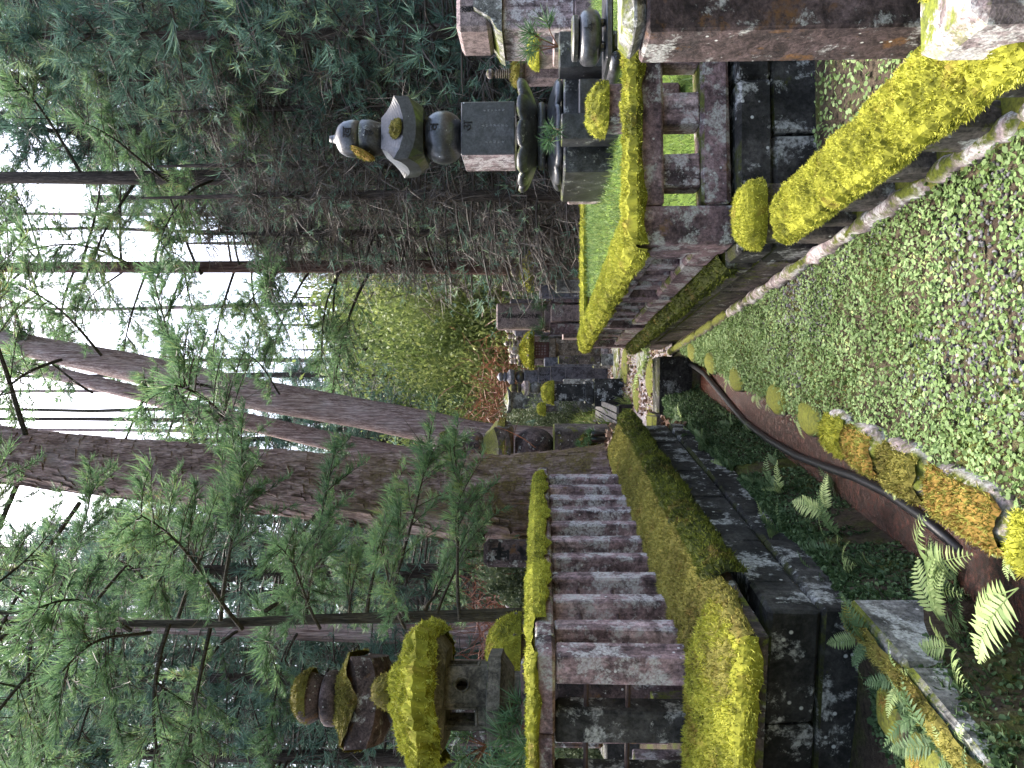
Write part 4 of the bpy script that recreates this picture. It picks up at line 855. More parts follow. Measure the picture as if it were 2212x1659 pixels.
def fern(q, fr, n, s, label, az0=0., span=6.28, group=None, pit=(.2, .9)):
    root = thing('fern', label, 'fern', q, 0, group)
    for k in range(n):
        sc = s * random.uniform(.75, 1.1); part('frond', fr[k % len(fr)], root, rot=(random.uniform(-.35, .35), -random.uniform(*pit), az0 + span * k / n + random.uniform(-.3, .3)), scale=(sc, sc, sc))
    return root
fern(Gd(2000, 1215, -.02), FR, 3, .34, 'pale green fern with a broad frond leaning over the rusty water', -1.6, 1.8, None, (-.1, .5))
fern(Gd(2200, 1270, .05), FR, 2, .3, 'large pale yellow-green fern frond nearest the camera at the ditch', 2.4, .9, None, (-.2, .3))
fern(Gd(2030, 1340, .02), FR, 3, .27, 'narrow pale fern left of the broad frond', -.6, 2., None, (.0, .6))
fern(Gd(1790, 1110, .05), FR, 3, .25, 'tall thin fern rising from the dark bank halfway along the ditch', .3, 1.8, None, (.0, .6))
fern(Gd(1825, 1225, .1), FR, 3, .2, 'small pale fern under the plinth corner', -2, 2.4, None, (.0, .5))
fern(Gd(1405, 772, .25), FR, 5, .55, 'bright green fern hanging by the bridge slab at the fence end', -2.4, 3.2, None, (-.2, .5))
fern(Gd(2060, 1400, .08), FR, 3, .2, 'lone green fern among dark leaves left of the ditch', 0, 6.28, None, (.1, .8))
for k in range(44):
    y0 = 1.75 + (k / 44) ** 1.1 * 5.8; tt = random.uniform(-.6, -.42) - (.2 * random.random() if y0 < 2.9 else 0); x0 = float(Rc(y0)) + tt
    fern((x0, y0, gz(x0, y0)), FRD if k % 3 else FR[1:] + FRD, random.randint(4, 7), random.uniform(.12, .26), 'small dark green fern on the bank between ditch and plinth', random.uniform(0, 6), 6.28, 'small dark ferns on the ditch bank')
for k, y0 in enumerate((4.1, 4.6, 5.2, 5.5, 6.3, 7.1, 2.55, 3.3)):
    x0 = float(Rc(y0)) - .02; fern((x0, y0, -.02), FR, 4, random.uniform(.09, .15), 'tiny fern sprouting from the lip of the path over the ditch', 2.2, 2.6, 'tiny ferns along the lip of the path', (-.3, .3))
# litter of dead leaves behind the plinth end
lt = MB(); N = 4200; xv = g.uniform(-1.75, -.35, N); yv = g.uniform(6.9, 10.5, N); leaves(N, np.stack([xv, yv], -1), height(xv, yv) + g.uniform(.01, .05, N), g.uniform(.018, .04, N), g, g.random(N), lt, .7)
N = 2600; xv = g.uniform(-.8, .9, N); yv = g.uniform(9, 17, N); leaves(N, np.stack([xv, yv], -1), height(xv, yv) + g.uniform(.03, .06, N), g.uniform(.015, .035, N), g, g.random(N), lt, .6)
tag(struct('leaf_litter', lt, M['litter'], kind='stuff'), 'carpet of dead brown leaves at the foot of the great cedar and on the track', 'leaf litter')
lm = MB(); N = 5200; xv = g.uniform(-.7, .9, N); yv = g.uniform(8.8, 16, N); kp = fbm(np.stack([xv * 2, yv * .8, 0 * xv], -1), 44, 3) > .5; xv, yv = xv[kp], yv[kp]; N = len(xv)
add_ribbons(lm, 0, np.stack([xv, yv, height(xv, yv) + .02], -1), nrm(g.normal(size=(N, 3)) + [0, 0, 1]), g.uniform(.03, .08, N), np.full(N, .02), g.normal(size=(N, 3)) * .3, g.random(N), 1, g)
tag(struct('track_moss', lm, M['moss'], kind='stuff'), 'yellow moss patches on the gravel track beyond the ditch', 'moss')
# grass on the far lawns and bright slope
gl = MB(); N = 5000; dyv = g.uniform(865, 948, N); Zv = g.uniform(12.5, 25, N); xv = (829.5 - dyv) / FPX * Zv; add_ribbons(gl, 0, np.stack([xv, Zv, height(xv, Zv)], -1), nrm(g.normal(size=(N, 3)) * .5 + [0, 0, 1]), g.uniform(.08, .25, N), np.full(N, .025), g.normal(size=(N, 3)) * .3, g.random(N), 2, g)
N = 3000; dyv = g.uniform(440, 505, N); Zv = g.uniform(30, 44, N); xv = (829.5 - dyv) / FPX * Zv; add_ribbons(gl, 0, np.stack([xv, Zv, height(xv, Zv)], -1), nrm(g.normal(size=(N, 3)) * .5 + [0, 0, 1]), g.uniform(.15, .3, N), np.full(N, .05), g.normal(size=(N, 3)) * .3, g.random(N), 2, g)
tag(struct('long_grass', gl, M['broad'], kind='stuff'), 'bright yellow-green grass on the slopes between the trees', 'grass')

# ================================================================== GRAVES AND LANTERNS
def roof_mesh(hw, z0, ze, zt, neck, up_=.06, under=.05, n=4, m_=9, rot=math.pi / 4, flat=.0, pw=1.7):
    """grave or lantern roof: n corners turned up, thick eave, concave slope from eave (ze) to neck (zt); z0 is the eave's lower edge"""
    k = 6; V = []; F = []; ring = []
    def outline(r, z, upz):
        o = []
        for c in range(n):
            a0, a1 = rot + 2 * math.pi * c / n, rot + 2 * math.pi * (c + 1) / n; R_ = r / math.cos(math.pi / n)
            p0, p1 = np.array([math.cos(a0), math.sin(a0)]) * R_, np.array([math.cos(a1), math.sin(a1)]) * R_
            for q in range(k):
                t = q / k; p = p0 * (1 - t) + p1 * t; e = abs(2 * t - 1) ** 2.2; o.append((p[0], p[1], z + upz * e))
        return o
    rings = [outline(hw * .72, z0 - under, 0), outline(hw * .97, z0, up_ * .8), outline(hw, ze, up_)]
    for q in range(1, m_ + 1):
        t = q / m_; r = hw + (neck - hw) * (1 - (1 - t) ** 1.0); z = ze + (zt - ze) * t ** pw; rings.append(outline(r, z, up_ * (1 - t) ** 2))
    N_ = n * k; V = np.concatenate([np.array(r) for r in rings]); m = len(rings)
    for i in range(m - 1):
        for j in range(N_): F.append([i * N_ + j, i * N_ + (j + 1) % N_, (i + 1) * N_ + (j + 1) % N_, (i + 1) * N_ + j])
    F += [list(range(N_))[::-1], [(m - 1) * N_ + j for j in range(N_)]]
    return V, F
def lotus(r, z0, z1, inv=False, n=12):
    """ring of rounded petals"""
    a = np.linspace(0, 2 * math.pi, n * 10, endpoint=False); ph = (a * n / (2 * math.pi)) % 1; b = np.sin(ph * math.pi) ** .45
    sq = (np.abs(np.cos(a)) ** 4 + np.abs(np.sin(a)) ** 4) ** (-1 / 4.); sq = .45 * sq + .55
    t = np.linspace(0, 1, 10); prof = .52 + .48 * np.sin(np.clip(t * 1.25, 0, 1) * math.pi / 2); prof[-1] = .95
    V = []
    for q, p in zip(t, prof):
        rr = r * p * (.90 + .10 * b * min(1, q * 2)) * sq; z = z0 + (z1 - z0) * ((1 - q) if inv else q) + 0 * a
        if not inv: z = z - (1 - b) * .03 * q
        else: z = z + (1 - b) * .03 * q
        V.append(np.stack([rr * np.cos(a), rr * np.sin(a), z], -1))
    n2 = len(a); m = len(V); V = np.concatenate(V); F = []
    for i in range(m - 1):
        for j in range(n2): q = [i * n2 + j, i * n2 + (j + 1) % n2, (i + 1) * n2 + (j + 1) % n2, (i + 1) * n2 + j]; F.append(q[::-1] if inv else q)
    e0, e1 = list(range(n2))[::-1], [(m - 1) * n2 + j for j in range(n2)]
    F += [e0[::-1], e1[::-1]] if inv else [e0, e1]
    return V, F
def ball(rx, z0, z1, n=28, m_=16, e=2.0, top=0., cut=.0):
    t = np.linspace(-1 + cut, 1 - cut, m_); zc, h = (z0 + z1) / 2, (z1 - z0) / 2
    return lathe([(max(1e-3, rx * (1 - abs(q) ** e) ** (1 / e)), zc + h * q / (1 - cut)) for q in t], n)

# ---- the tall black five-tier grave
zg = .82; GZ = 6.8; gk = GZ / FPX
def gg_(dx): return 1.5 - (dx - 1169) * gk - zg
GO = thing('gorinto', 'tall polished black five-tier grave on a lotus base inside the right-hand fence', 'gravestone', (2.185, GZ, zg), R(2))
prof = [(.03, gg_(709)), (.033, gg_(716)), (.045, gg_(722)), (.075, gg_(725)), (.12, gg_(731)), (.152, gg_(743)), (.165, gg_(760)), (.16, gg_(772)), (.14, gg_(779))][::-1]
part('jewel', lathe(prof, 32), GO, M['polished'], True)
part('half_bowl', lathe([(.12, gg_(828)), (.145, gg_(815)), (.163, gg_(800)), (.163, gg_(781)), (.15, gg_(779))], 32), GO, M['polmoss'], True)
part('roof', roof_mesh(.275, gg_(908), gg_(882), gg_(828), .135, .085, .05, pw=.95), GO, M['polished'])
part('sphere', ball(.228, gg_(999), gg_(916), 36, 18, 2.1, cut=.13), GO, M['polished'], True)
cb = part('cube', cbox((0, 0, 0), (.46, .46, gg_(1001) - gg_(1114)), .008), GO, M['polished'], loc=(0, 0, (gg_(1001) + gg_(1114)) / 2))
part('lichen_face', cbox((0, 0, 0), (.004, .44, gg_(1003) - gg_(1112)), .001), cb, M['lich'], loc=(-.231, 0, 0))
part('lotus_top', lotus(.47, gg_(1162), gg_(1119)), GO, M['polmoss'], True)
part('collar', ball(.29, gg_(1182), gg_(1158), 28, 8, 3., cut=.02), GO, M['polmoss'], True)
part('lotus_foot', lotus(.46, gg_(1213), gg_(1180), True, 10), GO, M['polished'], True)
part('pedestal', cbox((0, 0, 0), (.92, .92, gg_(1214) + .1), .015), GO, M['polmoss'], loc=(0, 0, (gg_(1214) - .1) / 2))
def stick_text(root, me, x, y, z, name='lettering'): return part(name, me, root, loc=(x, y, z), rot=(R(90), 0, 0))
for ch, x, y, dx, sz in (('ख', .0, -.168, 757, .12), ('ह', 0, -.166, 803, .1), ('र', 0, -.262, 894, .07), ('व', .02, -.226, 944, .13), ('अ', .02, -.234, 1016, .12)):
    stick_text(GO, text_mesh(ch, sz, M['carve'], vertical=False, depth=.004), x, y, gg_(dx))
part('inscription', scratches(7, .03, M['carvelt'], 1, .05), GO, loc=(.02, -.232, gg_(1072))); part('inscription', scratches(5, .026, M['carvelt'], 2, .05, 1.35), GO, loc=(-.125, -.232, gg_(1072))); part('inscription', scratches(6, .024, M['carvelt'], 3, .05, 1.3), GO, loc=(.15, -.232, gg_(1070)))
mossp('moss', moss_dome(.1, .03, 41, 20, 7, .016, 9000, .0, None, .03), GO, 'mossgold', loc=(-.13, -.05, gg_(785)), rot=(0, R(-65), 0)); mossp('moss', moss_dome(.07, .025, 42, 16, 6, .014, 9000, 0, None, .03), GO, 'mossdull', loc=(.0, -.235, gg_(866)), rot=(R(45), 0, 0))
def slabthing(name, label, cat, x, y, z, mat, b=.008, top=None, j=.002):
    root = thing(name, label, cat, (x[0], y[0], z[0])); block(root, 'body', (0, x[1] - x[0]), (0, y[1] - y[0]), (0, z[1] - z[0]), mat, b, j, abs(int(x[0] * 50)))
    if top: mossp('moss', moss_dome(min(x[1] - x[0], y[1] - y[0]) * .56, .07, abs(int(x[0] * 30)), 30, 9, .014, 9000, .05, 5, .03), root, top, loc=((x[1] - x[0]) / 2, (y[1] - y[0]) / 2, z[1] - z[0] - .03), scale=((x[1] - x[0]) / min(x[1] - x[0], y[1] - y[0]), (y[1] - y[0]) / min(x[1] - x[0], y[1] - y[0]), 1))
    return root
slabthing('offering_stand', 'dark granite flower stand in front of the black grave, behind the moss-capped post', 'flower stand', (1.93, 2.13), (6.05, 6.28), (.8, 1.34), 'polmoss')
slabthing('offering_stand', 'dark granite flower stand right of the black grave behind the incense burner', 'flower stand', (2.47, 2.75), (6.0, 6.25), (.8, 1.36), 'polmoss')
slabthing('granite_block', 'grey granite block with white lichen on the mound left of the flower stand', 'block', (1.775, 1.93), (6.4, 6.72), (.76, 1.235), 'polmoss')
slabthing('granite_block', 'long pale-lichened granite block leftmost on the mound', 'block', (1.775, 1.95), (6.75, 7.62), (.74, 1.24), 'lich')
slabthing('granite_block', 'thin upright dark slab between the two flower stands', 'block', (2.1, 2.42), (6.1, 6.3), (.8, 1.2), 'polished')
SPt = slabthing('stone_post', 'square stone post with a thick moss cap just inside the fence before the black grave', 'post', (1.716, 1.95), (5.0, 5.33), (.6, 1.14), 'rail', .015, 'moss')
IB = thing('incense_burner', 'round polished black stone incense burner with a flat lid on three feet', 'incense burner', (2.42, 5.4, 1.06))
part('bowl', ball(.185, .02, .185, 36, 16, 3.2, cut=.02), IB, M['polished'], True); part('lid', lathe([(.12, .18), (.15, .186), (.152, .215), (.14, .225)], 32), IB, M['polmoss'])
for a in (90, 210, 330): part('foot', cbox((0, 0, 0), (.05, .05, .05), .012), IB, M['polished'], loc=(.1 * math.cos(R(a)), .1 * math.sin(R(a)), .02))
part('crest', scratches(1, .07, M['carve'], 5, .05), IB, loc=(0, -.187, .11))
IT = thing('scroll_table', 'stone scroll-ended table under the incense burner', 'stone table', (2.2, 5.28, .62))
block(IT, 'tabletop', (.03, .75), (0, .4), (.385, .435), 'polished', .01, .002, 2); block(IT, 'leg', (.12, .22), (.04, .36), (0, .383), 'polmoss', .01, .002, 3)
part('scroll_end', tube([(0, -.005, .36), (0, .42, .36)], .042, 16), IT, M['polished'], True, loc=(.035, 0, .0))
t = np.linspace(0, 14, 60); part('scroll_line', tube(np.stack([.035 + .0026 * t * np.cos(t), 0 * t - .008, .36 + .0026 * t * np.sin(t)], -1), .002, 5), IT, M['carve'])
def pine_tuft(q, s, label, n=5, seed=0, up_=.6):
    g = np.random.default_rng(seed); root = thing('pine_sprig', label, 'pine sprig', q)
    st = MB(); nd = MB()
    for k in range(n):
        d = nrm(np.array([g.normal() * .6, g.normal() * .5 - .2, up_])); tip = d * s * g.uniform(.5, 1.); st.add(tube([np.zeros(3), tip * .55 + [0, 0, .03 * s], tip], [.006, .004, .003], 5), 0, .8)
        m_ = 46; D = nrm(d * .7 + g.normal(size=(m_, 3)) * .6); add_ribbons(nd, 0, tip - d * s * .25 * g.random((m_, 1)), D, g.uniform(.35, .6, m_) * s, np.full(m_, .0065), g.normal(size=(m_, 3)) * .12, np.clip(g.normal(.5, .22, m_), 0, 1), 2, g)
    part('stem', st.mesh('stem', [M['redbrown']]), root); part('needles', nd.mesh('needles', [M['pine']]), root); return root
pine_tuft(Vector((1.98, 6.0, 1.34)), .2, 'blue-green pine sprig standing before the lotus base', 4, 1); pine_tuft(Vector((2.62, 5.98, 1.37)), .3, 'spreading pine sprig right of the lotus base', 5, 2)

# ---- moss-roofed lantern and the five-tier grave behind it, left
def hexpoly(r, n=6, rot=0.): return [(r * math.cos(rot + 2 * math.pi * k / n), r * math.sin(rot + 2 * math.pi * k / n)) for k in range(n)]
def hexstack(rows, rot, n=6):
    V = np.concatenate([np.array([(x, y, z) for x, y in hexpoly(r, n, rot)]) for r, z in rows]); F = []
    for i in range(len(rows) - 1):
        for j in range(n): F.append([i * n + j, i * n + (j + 1) % n, (i + 1) * n + (j + 1) % n, (i + 1) * n + j])
    return V, F + [list(range(n))[::-1], [(len(rows) - 1) * n + j for j in range(n)]]
LZ = 4.6; lk = LZ / FPX; lz0 = .66
def zl(dx): return 1.5 - (dx - 1169) * lk - lz0
LT = thing('stone_lantern', 'hexagonal stone lantern with a thick bright moss roof behind the balustrade', 'lantern', (-1.865, LZ, lz0)); RO = R(-80)
part('post', hexstack([(.2, 0), (.2, .12), (.14, .16), (.14, zl(1108))], RO, 12), LT, M['lantern'])
part('platform', hexstack([(.17, zl(1110)), (.26, zl(1088)), (.285, zl(1084)), (.285, zl(1058)), (.26, zl(1056))], RO), LT, M['lantern'])
# firebox: walls with real openings
fb0, fb1 = zl(1056), zl(945); rb = .205; hx = hexpoly(rb, 6, RO); fbx = MB(); wt = .035
for c in range(6):
    p0, p1 = np.array([*hx[c], 0]), np.array([*hx[(c + 1) % 6], 0]); L = np.linalg.norm(p1 - p0); d = (p1 - p0) / L; nn = np.array([d[1], -d[0], 0])
    Mx = Matrix(((d[0], nn[0], 0, p0[0]), (d[1], nn[1], 0, p0[1]), (0, 0, 1, 0), (0, 0, 0, 1)))
    H_ = fb1 - fb0; w0, w1 = .045, L - .045; h0, h1 = fb0 + .07, fb0 + .245
    if c % 2 == 1 or True:
        if c in (5, 1, 3):   # square windows
            for a, b, e, f_ in ((0, w0, fb0, fb1), (w1, L, fb0, fb1), (w0, w1, fb0, h0), (w0, w1, h1, fb1)): fbx.add(cbox(((a + b) / 2, -wt / 2, (e + f_) / 2), (b - a, wt, f_ - e), .003), M=Mx)
            for a, b, e, f_ in ((w0 - .015, w0, h0, h1), (w1, w1 + .015, h0, h1), (w0 - .015, w1 + .015, h0 - .015, h0), (w0 - .015, w1 + .015, h1, h1 + .015)): fbx.add(cbox(((a + b) / 2, .003, (e + f_) / 2), (b - a, .008, f_ - e), .002), M=Mx)
        else:                # round holes
            k = 20; cx, cz, r0 = L / 2, fb0 + .15, .034; V = []; 
            for q in range(k):
                a = 2 * math.pi * q / k + math.pi / 4; V.append((cx + r0 * math.cos(a), 0, cz + r0 * math.sin(a)))
            for q in range(k):
                a = 2 * math.pi * q / k + math.pi / 4; m_ = max(abs(math.cos(a)), abs(math.sin(a))); hzz = (fb1 - cz) if math.sin(a) > 0 else (cz - fb0); V.append((cx + L / 2 * math.cos(a) / m_, 0, cz + hzz * math.sin(a) / m_))
            V = V + [(x, -wt, z) for x, _, z in V[:k]]; F = []
            for q in range(k): F += [[q, k + q, k + (q + 1) % k, (q + 1) % k], [q, (q + 1) % k, 2 * k + (q + 1) % k, 2 * k + q]]
            fbx.add((np.array(V), [f[::-1] for f in F]), M=Mx)
            tr = tube([(cx + (r0 + .008) * math.cos(a), .003, cz + (r0 + .008) * math.sin(a)) for a in np.linspace(0, 2 * math.pi, 21)], .007, 5, False); fbx.add(tr, M=Mx)
part('firebox', fbx, LT, M['lantern'])
part('roof', roof_mesh(.37, zl(950), zl(928), zl(872), .12, .05, .05, 6, 7, RO, pw=.7), LT, M['lantern'])
a = np.linspace(0, 2 * math.pi, 121); t_ = np.linspace(0, 1, 26); hexr = 1 / np.cos((a - RO + math.pi / 6 * 0) % (math.pi / 3) - math.pi / 6); hexr = hexr / hexr.max()
rr = np.where(t_ < .2, .36 + .06 * (t_ / .2), .42 * (1 - (t_ - .2) / .8)); zr = np.where(t_ < .2, zl(948) + .07 * t_ / .2, zl(948) + .07 + (zl(862) - zl(948) - .07) * (1 - (1 - np.clip((t_ - .2) / .8, 0, 1)) ** 1.6))
cor = .012 * np.cos((a - RO) * 6)[:, None] * (1 - t_)[None] + .09 * (fbm(np.stack([np.cos(a) * 2.2, np.sin(a) * 2.2, 0 * a], -1), 8, 3)[:, None] - .5) * (1 - t_)[None]
PR = np.stack([(rr[None] * (.25 + .75 * hexr)[:, None]) * np.cos(a)[:, None], (rr[None] * (.25 + .75 * hexr)[:, None]) * np.sin(a)[:, None], zr[None] + cor], -1)
mossp('moss', moss_surface(PR, .065, .016, 13000, 9, False, 51, out=np.array([0, 0, 1.])), LT, 'moss')
part('finial', ball(.075, zl(880), zl(822), 18, 10), LT, M['lantern'], True); mossp('moss', moss_dome(.088, .075, 52, 26, 8, .013, 12000, .03, None, .025), LT, 'mossdull', loc=(.012, 0, zl(835)))
def gorinto(name, label, x, y, z, w, tiers, mats, moss=None, rz=0., group=None, n=24, plinth=None):
    """five-tier grave; tiers = heights (above z) of: tip, jewel bottom, bowl bottom, roof bottom, sphere bottom, cube bottom; w = cube width"""
    tip, jb, bb, rb_, sb, cbm = tiers; root = thing(name, label, 'gravestone', (x, y, z), rz, group); jh = tip - jb
    pr = [(w * .26, jb)] + [(w * .33 * math.sin(q) ** .6, jb + jh * .8 * (1 - math.cos(q)) / 2) for q in np.linspace(.9, 2.75, 9)] + [(w * .05, tip - .08 * jh), (.004, tip)]
    part('jewel', lathe(pr, n), root, M[mats[0]], True); part('half_bowl', ball(w * .36, bb, jb, n, 9, 3., cut=.05), root, M[mats[0]], True)
    part('roof', roof_mesh(w * .56, rb_ + (bb - rb_) * .12, rb_ + (bb - rb_) * .5, bb, w * .28, w * .12, w * .03, pw=.9), root, M[mats[1]]); part('sphere', ball(w * .47, sb, rb_ + .004, n, 12, 2.1, cut=.1), root, M[mats[2]], True)
    part('cube', cbox((0, 0, 0), (w, w, sb - cbm), w * .03, .002), root, M[mats[3]], loc=(0, 0, (sb + cbm) / 2))
    if plinth: part('plinth', cbox((0, 0, 0), (w * 1.35, w * 1.35, cbm), .01, .002), root, M[plinth], loc=(0, 0, cbm / 2 - .02))
    return root
k = 6.4 / FPX; b0 = .62; zz = lambda dx: 1.5 - (dx - 1169) * k - b0
GL = gorinto('gorinto', 'tall mossy five-tier grave rising behind the moss-roofed lantern', -2.64, 6.4, b0, .62, (zz(622), zz(692), zz(738), zz(840), zz(950), .4), ('pillar', 'pillar', 'pillar', 'pillar'), rz=.3, plinth='base')
mossp('moss', moss_dome(.2, .12, 61, 26, 9, .015, 9000, .03, None, .025), GL, 'mossdull', loc=(.02, 0, zz(662)))
a = np.linspace(0, 2 * math.pi, 61); t_ = np.linspace(0, 1, 12); sq = (np.abs(np.cos(a)) ** 5 + np.abs(np.sin(a)) ** 5) ** (-1 / 5.); rr = .37 + (.17 - .37) * t_; zr = zz(795) + (zz(740) - zz(795)) * t_ ** .9
cor = .09 * (np.abs(np.sin(2 * a)) ** 2)[:, None] * ((1 - t_) ** 2)[None]; PR = np.stack([rr[None] * (sq * np.cos(a))[:, None], rr[None] * (sq * np.sin(a))[:, None], zr[None] + cor + .01], -1)
mossp('moss', moss_surface(PR, .04, .016, 7000, 9, False, 62, out=np.array([0, 0, 1.])), GL, 'mossdull')
k = 5.6 / FPX; LT2 = thing('stone_lantern', 'smaller stone lantern with a rounded moss roof partly hidden behind the hexagonal one', 'lantern', (xat(1405, 5.6), 5.6, .66))
part('post', hexstack([(.12, 0), (.12, 1.0)], 0, 10), LT2, M['lantern']); part('roof', hexstack([(.26, .98), (.27, 1.03), (.1, 1.16)], .2), LT2, M['lantern']); mossp('moss', moss_dome(.24, .2, 63, 34, 10, .016, 9000, .04, None, .03), LT2, 'moss', loc=(0, 0, 1.02))
def tablet(name, label, x, y, z, w, d, h, mat, rz=0., base=None, b=.012, cat='gravestone', group=None):
    root = thing(name, label, cat, (x, y, z), rz, group); zb = 0
    for bw, bd, bh, bm in (base or []): part('base_stone', cbox((0, 0, 0), (bw, bd, bh - .003), .01, .002), root, M[bm], loc=(0, 0, zb + bh / 2)); zb += bh
    part('stone', cbox((0, 0, 0), (w, d, h), b, .002), root, M[mat], loc=(0, 0, zb + h / 2)); root['_t'] = zb; return root
q = P(1090, 1195, 6.7); TB = tablet('gravestone', 'dark red-brown tablet with deep carved signs beside the great cedar', q.x, 6.7, .62, .235, .16, 1.38, 'pillar', .1, None, .04); part('inscription', scratches(2, .16, M['carve'], 9, .13), TB, loc=(0, -.081, 1.12))
TC = tablet('gravestone', 'reddish stone with two columns of carved characters seen through the gap of the balustrade', -1.675, 4.25, .66, .29, .2, .95, 'pillar', 0, None, .02)
part('inscription', text_mesh('徳貞院常照', .1, M['carve'], 1.0), TC, loc=(-.06, -.102, .5), rot=(R(90), 0, 0)); part('inscription', scratches(5, .06, M['carve'], 12, .1), TC, loc=(.07, -.101, .62))
slabthing('stone_post', 'brown mossy stub of stone behind the iron rods of the balustrade', 'post', (-1.78, -1.6), (3.9, 4.05), (.6, .93), 'mossbase')
slabthing('gravestone', 'pale stone glimpsed low between the last posts at the left edge', 'gravestone', (-2.05, -1.93), (3.95, 4.1), (.6, 1.02), 'pale'); slabthing('gravestone', 'weathered slab standing behind the leftmost gap of the balustrade', 'gravestone', (-2.1, -1.86), (4.5, 4.65), (.6, 1.45), 'rail')
for k, (dx, dy, Z) in enumerate(((1150, 1640, 4.15), (1090, 1620, 4.3), (1060, 1655, 4.4), (1010, 1610, 4.9), (1120, 1590, 4.2))): pine_tuft(P(dx, dy, Z) - Vector((0, 0, .12)), .3, ('broad pine sprig below the lantern platform at the left edge', 'pine sprig beside the lantern post', 'pine sprig farthest out at the left edge', 'upper pine sprig beside the firebox', 'low pine sprig just above the mossy rail')[k], 6, 20 + k, .5)
gorinto('gorinto', 'tiny pale grave with a white ball finial behind the balustrade', xat(1305, 8), 8, .64, .16, (1.26, 1.12, 1.08, 1.0, .86, .7), ('pale', 'grey', 'grey', 'grey'), plinth='grey')
slabthing('gravestone', 'small white-lichened stone half hidden by green shrubs behind the balustrade', 'gravestone', (xat(1262, 7.6), xat(1232, 7.6)), (7.6, 7.75), (.62, 1.72), 'pale', .03)
for k, (dx, dy, Z, s) in enumerate(((1100, 1240, 7.3, .9), (1110, 1262, 7.2, .7), (1125, 1290, 7.4, .8), (1080, 1225, 7.8, .8))):
    q = P(dx, dy, Z); r_ = thing('shrub', 'small green shrub with glossy leaves behind the mossy top rail', 'shrub', q - Vector((0, 0, .3)), k, 'small shrubs behind the balustrade'); part('foliage', SHRUB[k % 2], r_, scale=(s * .7, s * .7, s))

# ---- mossy grave, small statue and ramp behind the plinth's far end
k = 9.8 / FPX; b0 = .62; zz = lambda dx: 1.5 - (dx - 1169) * k - b0
GM = gorinto('gorinto', 'mossy five-tier grave half hidden by the great cedar', xat(966, 9.8), 9.8, b0, .53, (zz(916), zz(1006), zz(1046), zz(1114), zz(1195), .02), ('pillar', 'greenst', 'pillar', 'greenst'), rz=-.1)
mossp('moss', moss_dome(.18, .13, 64, 24, 8, .02, 5000, .04, None, .03), GM, 'mossdark', loc=(.02, 0, zz(968))); mossp('moss', moss_dome(.3, .06, 65, 24, 8, .02, 5000, .05, None, .04), GM, 'mossdull', loc=(.05, .02, zz(1085)))
for ch, dx, yy_ in (('ख', 980, -.175), ('ह', 1026, -.19), ('व', 1158, -.245)): stick_text(GM, text_mesh(ch, .17, M['carve'], vertical=False, depth=.006), .05, yy_, zz(dx))
JZ = thing('jizo_statue', 'little grey stone child statue with a red hat and pink bib by the cedar foot', 'statue', (xat(984, 8.9), 8.9, .76), .2)
part('body', lathe([(.11, 0), (.115, .05), (.1, .14), (.075, .2), (.045, .225), (.062, .245), (.074, .28), (.07, .325), (.045, .355), (.01, .365)], 20), JZ, M['grey'], True)
part('bib', lathe([(.128, .05), (.118, .12), (.085, .2), (.06, .215)], 20), JZ, M['pinkcloth'], True); part('hat', lathe([(.074, .325), (.07, .35), (.045, .378), (.008, .388)], 20), JZ, M['red'], True)
for x in (-.025, .025): part('eye', cbox((0, 0, 0), (.022, .01, .005), .002), JZ, M['carve'], loc=(x, -.069, .29))
part('nose', cbox((0, 0, 0), (.012, .016, .02), .004), JZ, M['grey'], loc=(0, -.074, .275)); part('mouth', cbox((0, 0, 0), (.02, .008, .004), .001), JZ, M['carve'], loc=(0, -.069, .257))
for s_ in (-1, 1): part('ear', cbox((0, 0, 0), (.012, .022, .045), .005), JZ, M['grey'], loc=(s_ * .072, 0, .28))
q = P(1256, 956, 9.3); r_ = thing('shrub', 'clipped mossy ball of a shrub before the mossy grave', 'shrub', (q.x, q.y, q.z - .08)); mossp('foliage', moss_dome(.1, .1, 66, 26, 9, .03, 5000, .1, None, .02), r_, 'mossdark')
for k, (dx, dy) in enumerate(((1262, 945), (1275, 935), (1258, 972))):
    q = P(dx, dy, 9.2); pine_tuft(q - Vector((0, 0, .1)), .17, ('spiky pale pine sprig in a black vase before the mossy grave', 'spiky pine sprig next to the wooden ramp', 'pine sprig behind the little statue')[k], 4, 40 + k)
for k, dy in enumerate((937, 950)):
    q = P(1290, dy, 9.15); single('flower_vase', MB().add(lathe([(.03, 0), (.032, .16), (.026, .17)], 12)), M['pipe'], ('black flower vase nearer the wooden ramp', 'black flower vase nearer the little statue')[k], 'vase', (q.x, q.y, q.z - .1), smooth=True)
RM = thing('wooden_ramp', 'weathered wooden slatted ramp of five long boards on dark posts', 'ramp', (0, 0, 0))
A0, A1, B0, B1 = P(1287, 861, 14.4), P(1285, 920, 14.4), P(1332, 878, 12.2), P(1331, 957, 12.2)
for i in range(5):
    u0, u1 = i / 5 + .012, (i + 1) / 5 - .03; a0, a1, b0_, b1 = A0.lerp(A1, u0), A0.lerp(A1, u1), B0.lerp(B1, u0), B0.lerp(B1, u1); V = [a0, a1, b1, b0_] + [p - Vector((0, 0, .035)) for p in (a0, a1, b1, b0_)]
    part('board', (np.array([tuple(p) for p in V]), [[0, 1, 2, 3], [7, 6, 5, 4], [0, 4, 5, 1], [1, 5, 6, 2], [2, 6, 7, 3], [3, 7, 4, 0]]), RM, M['wood'])
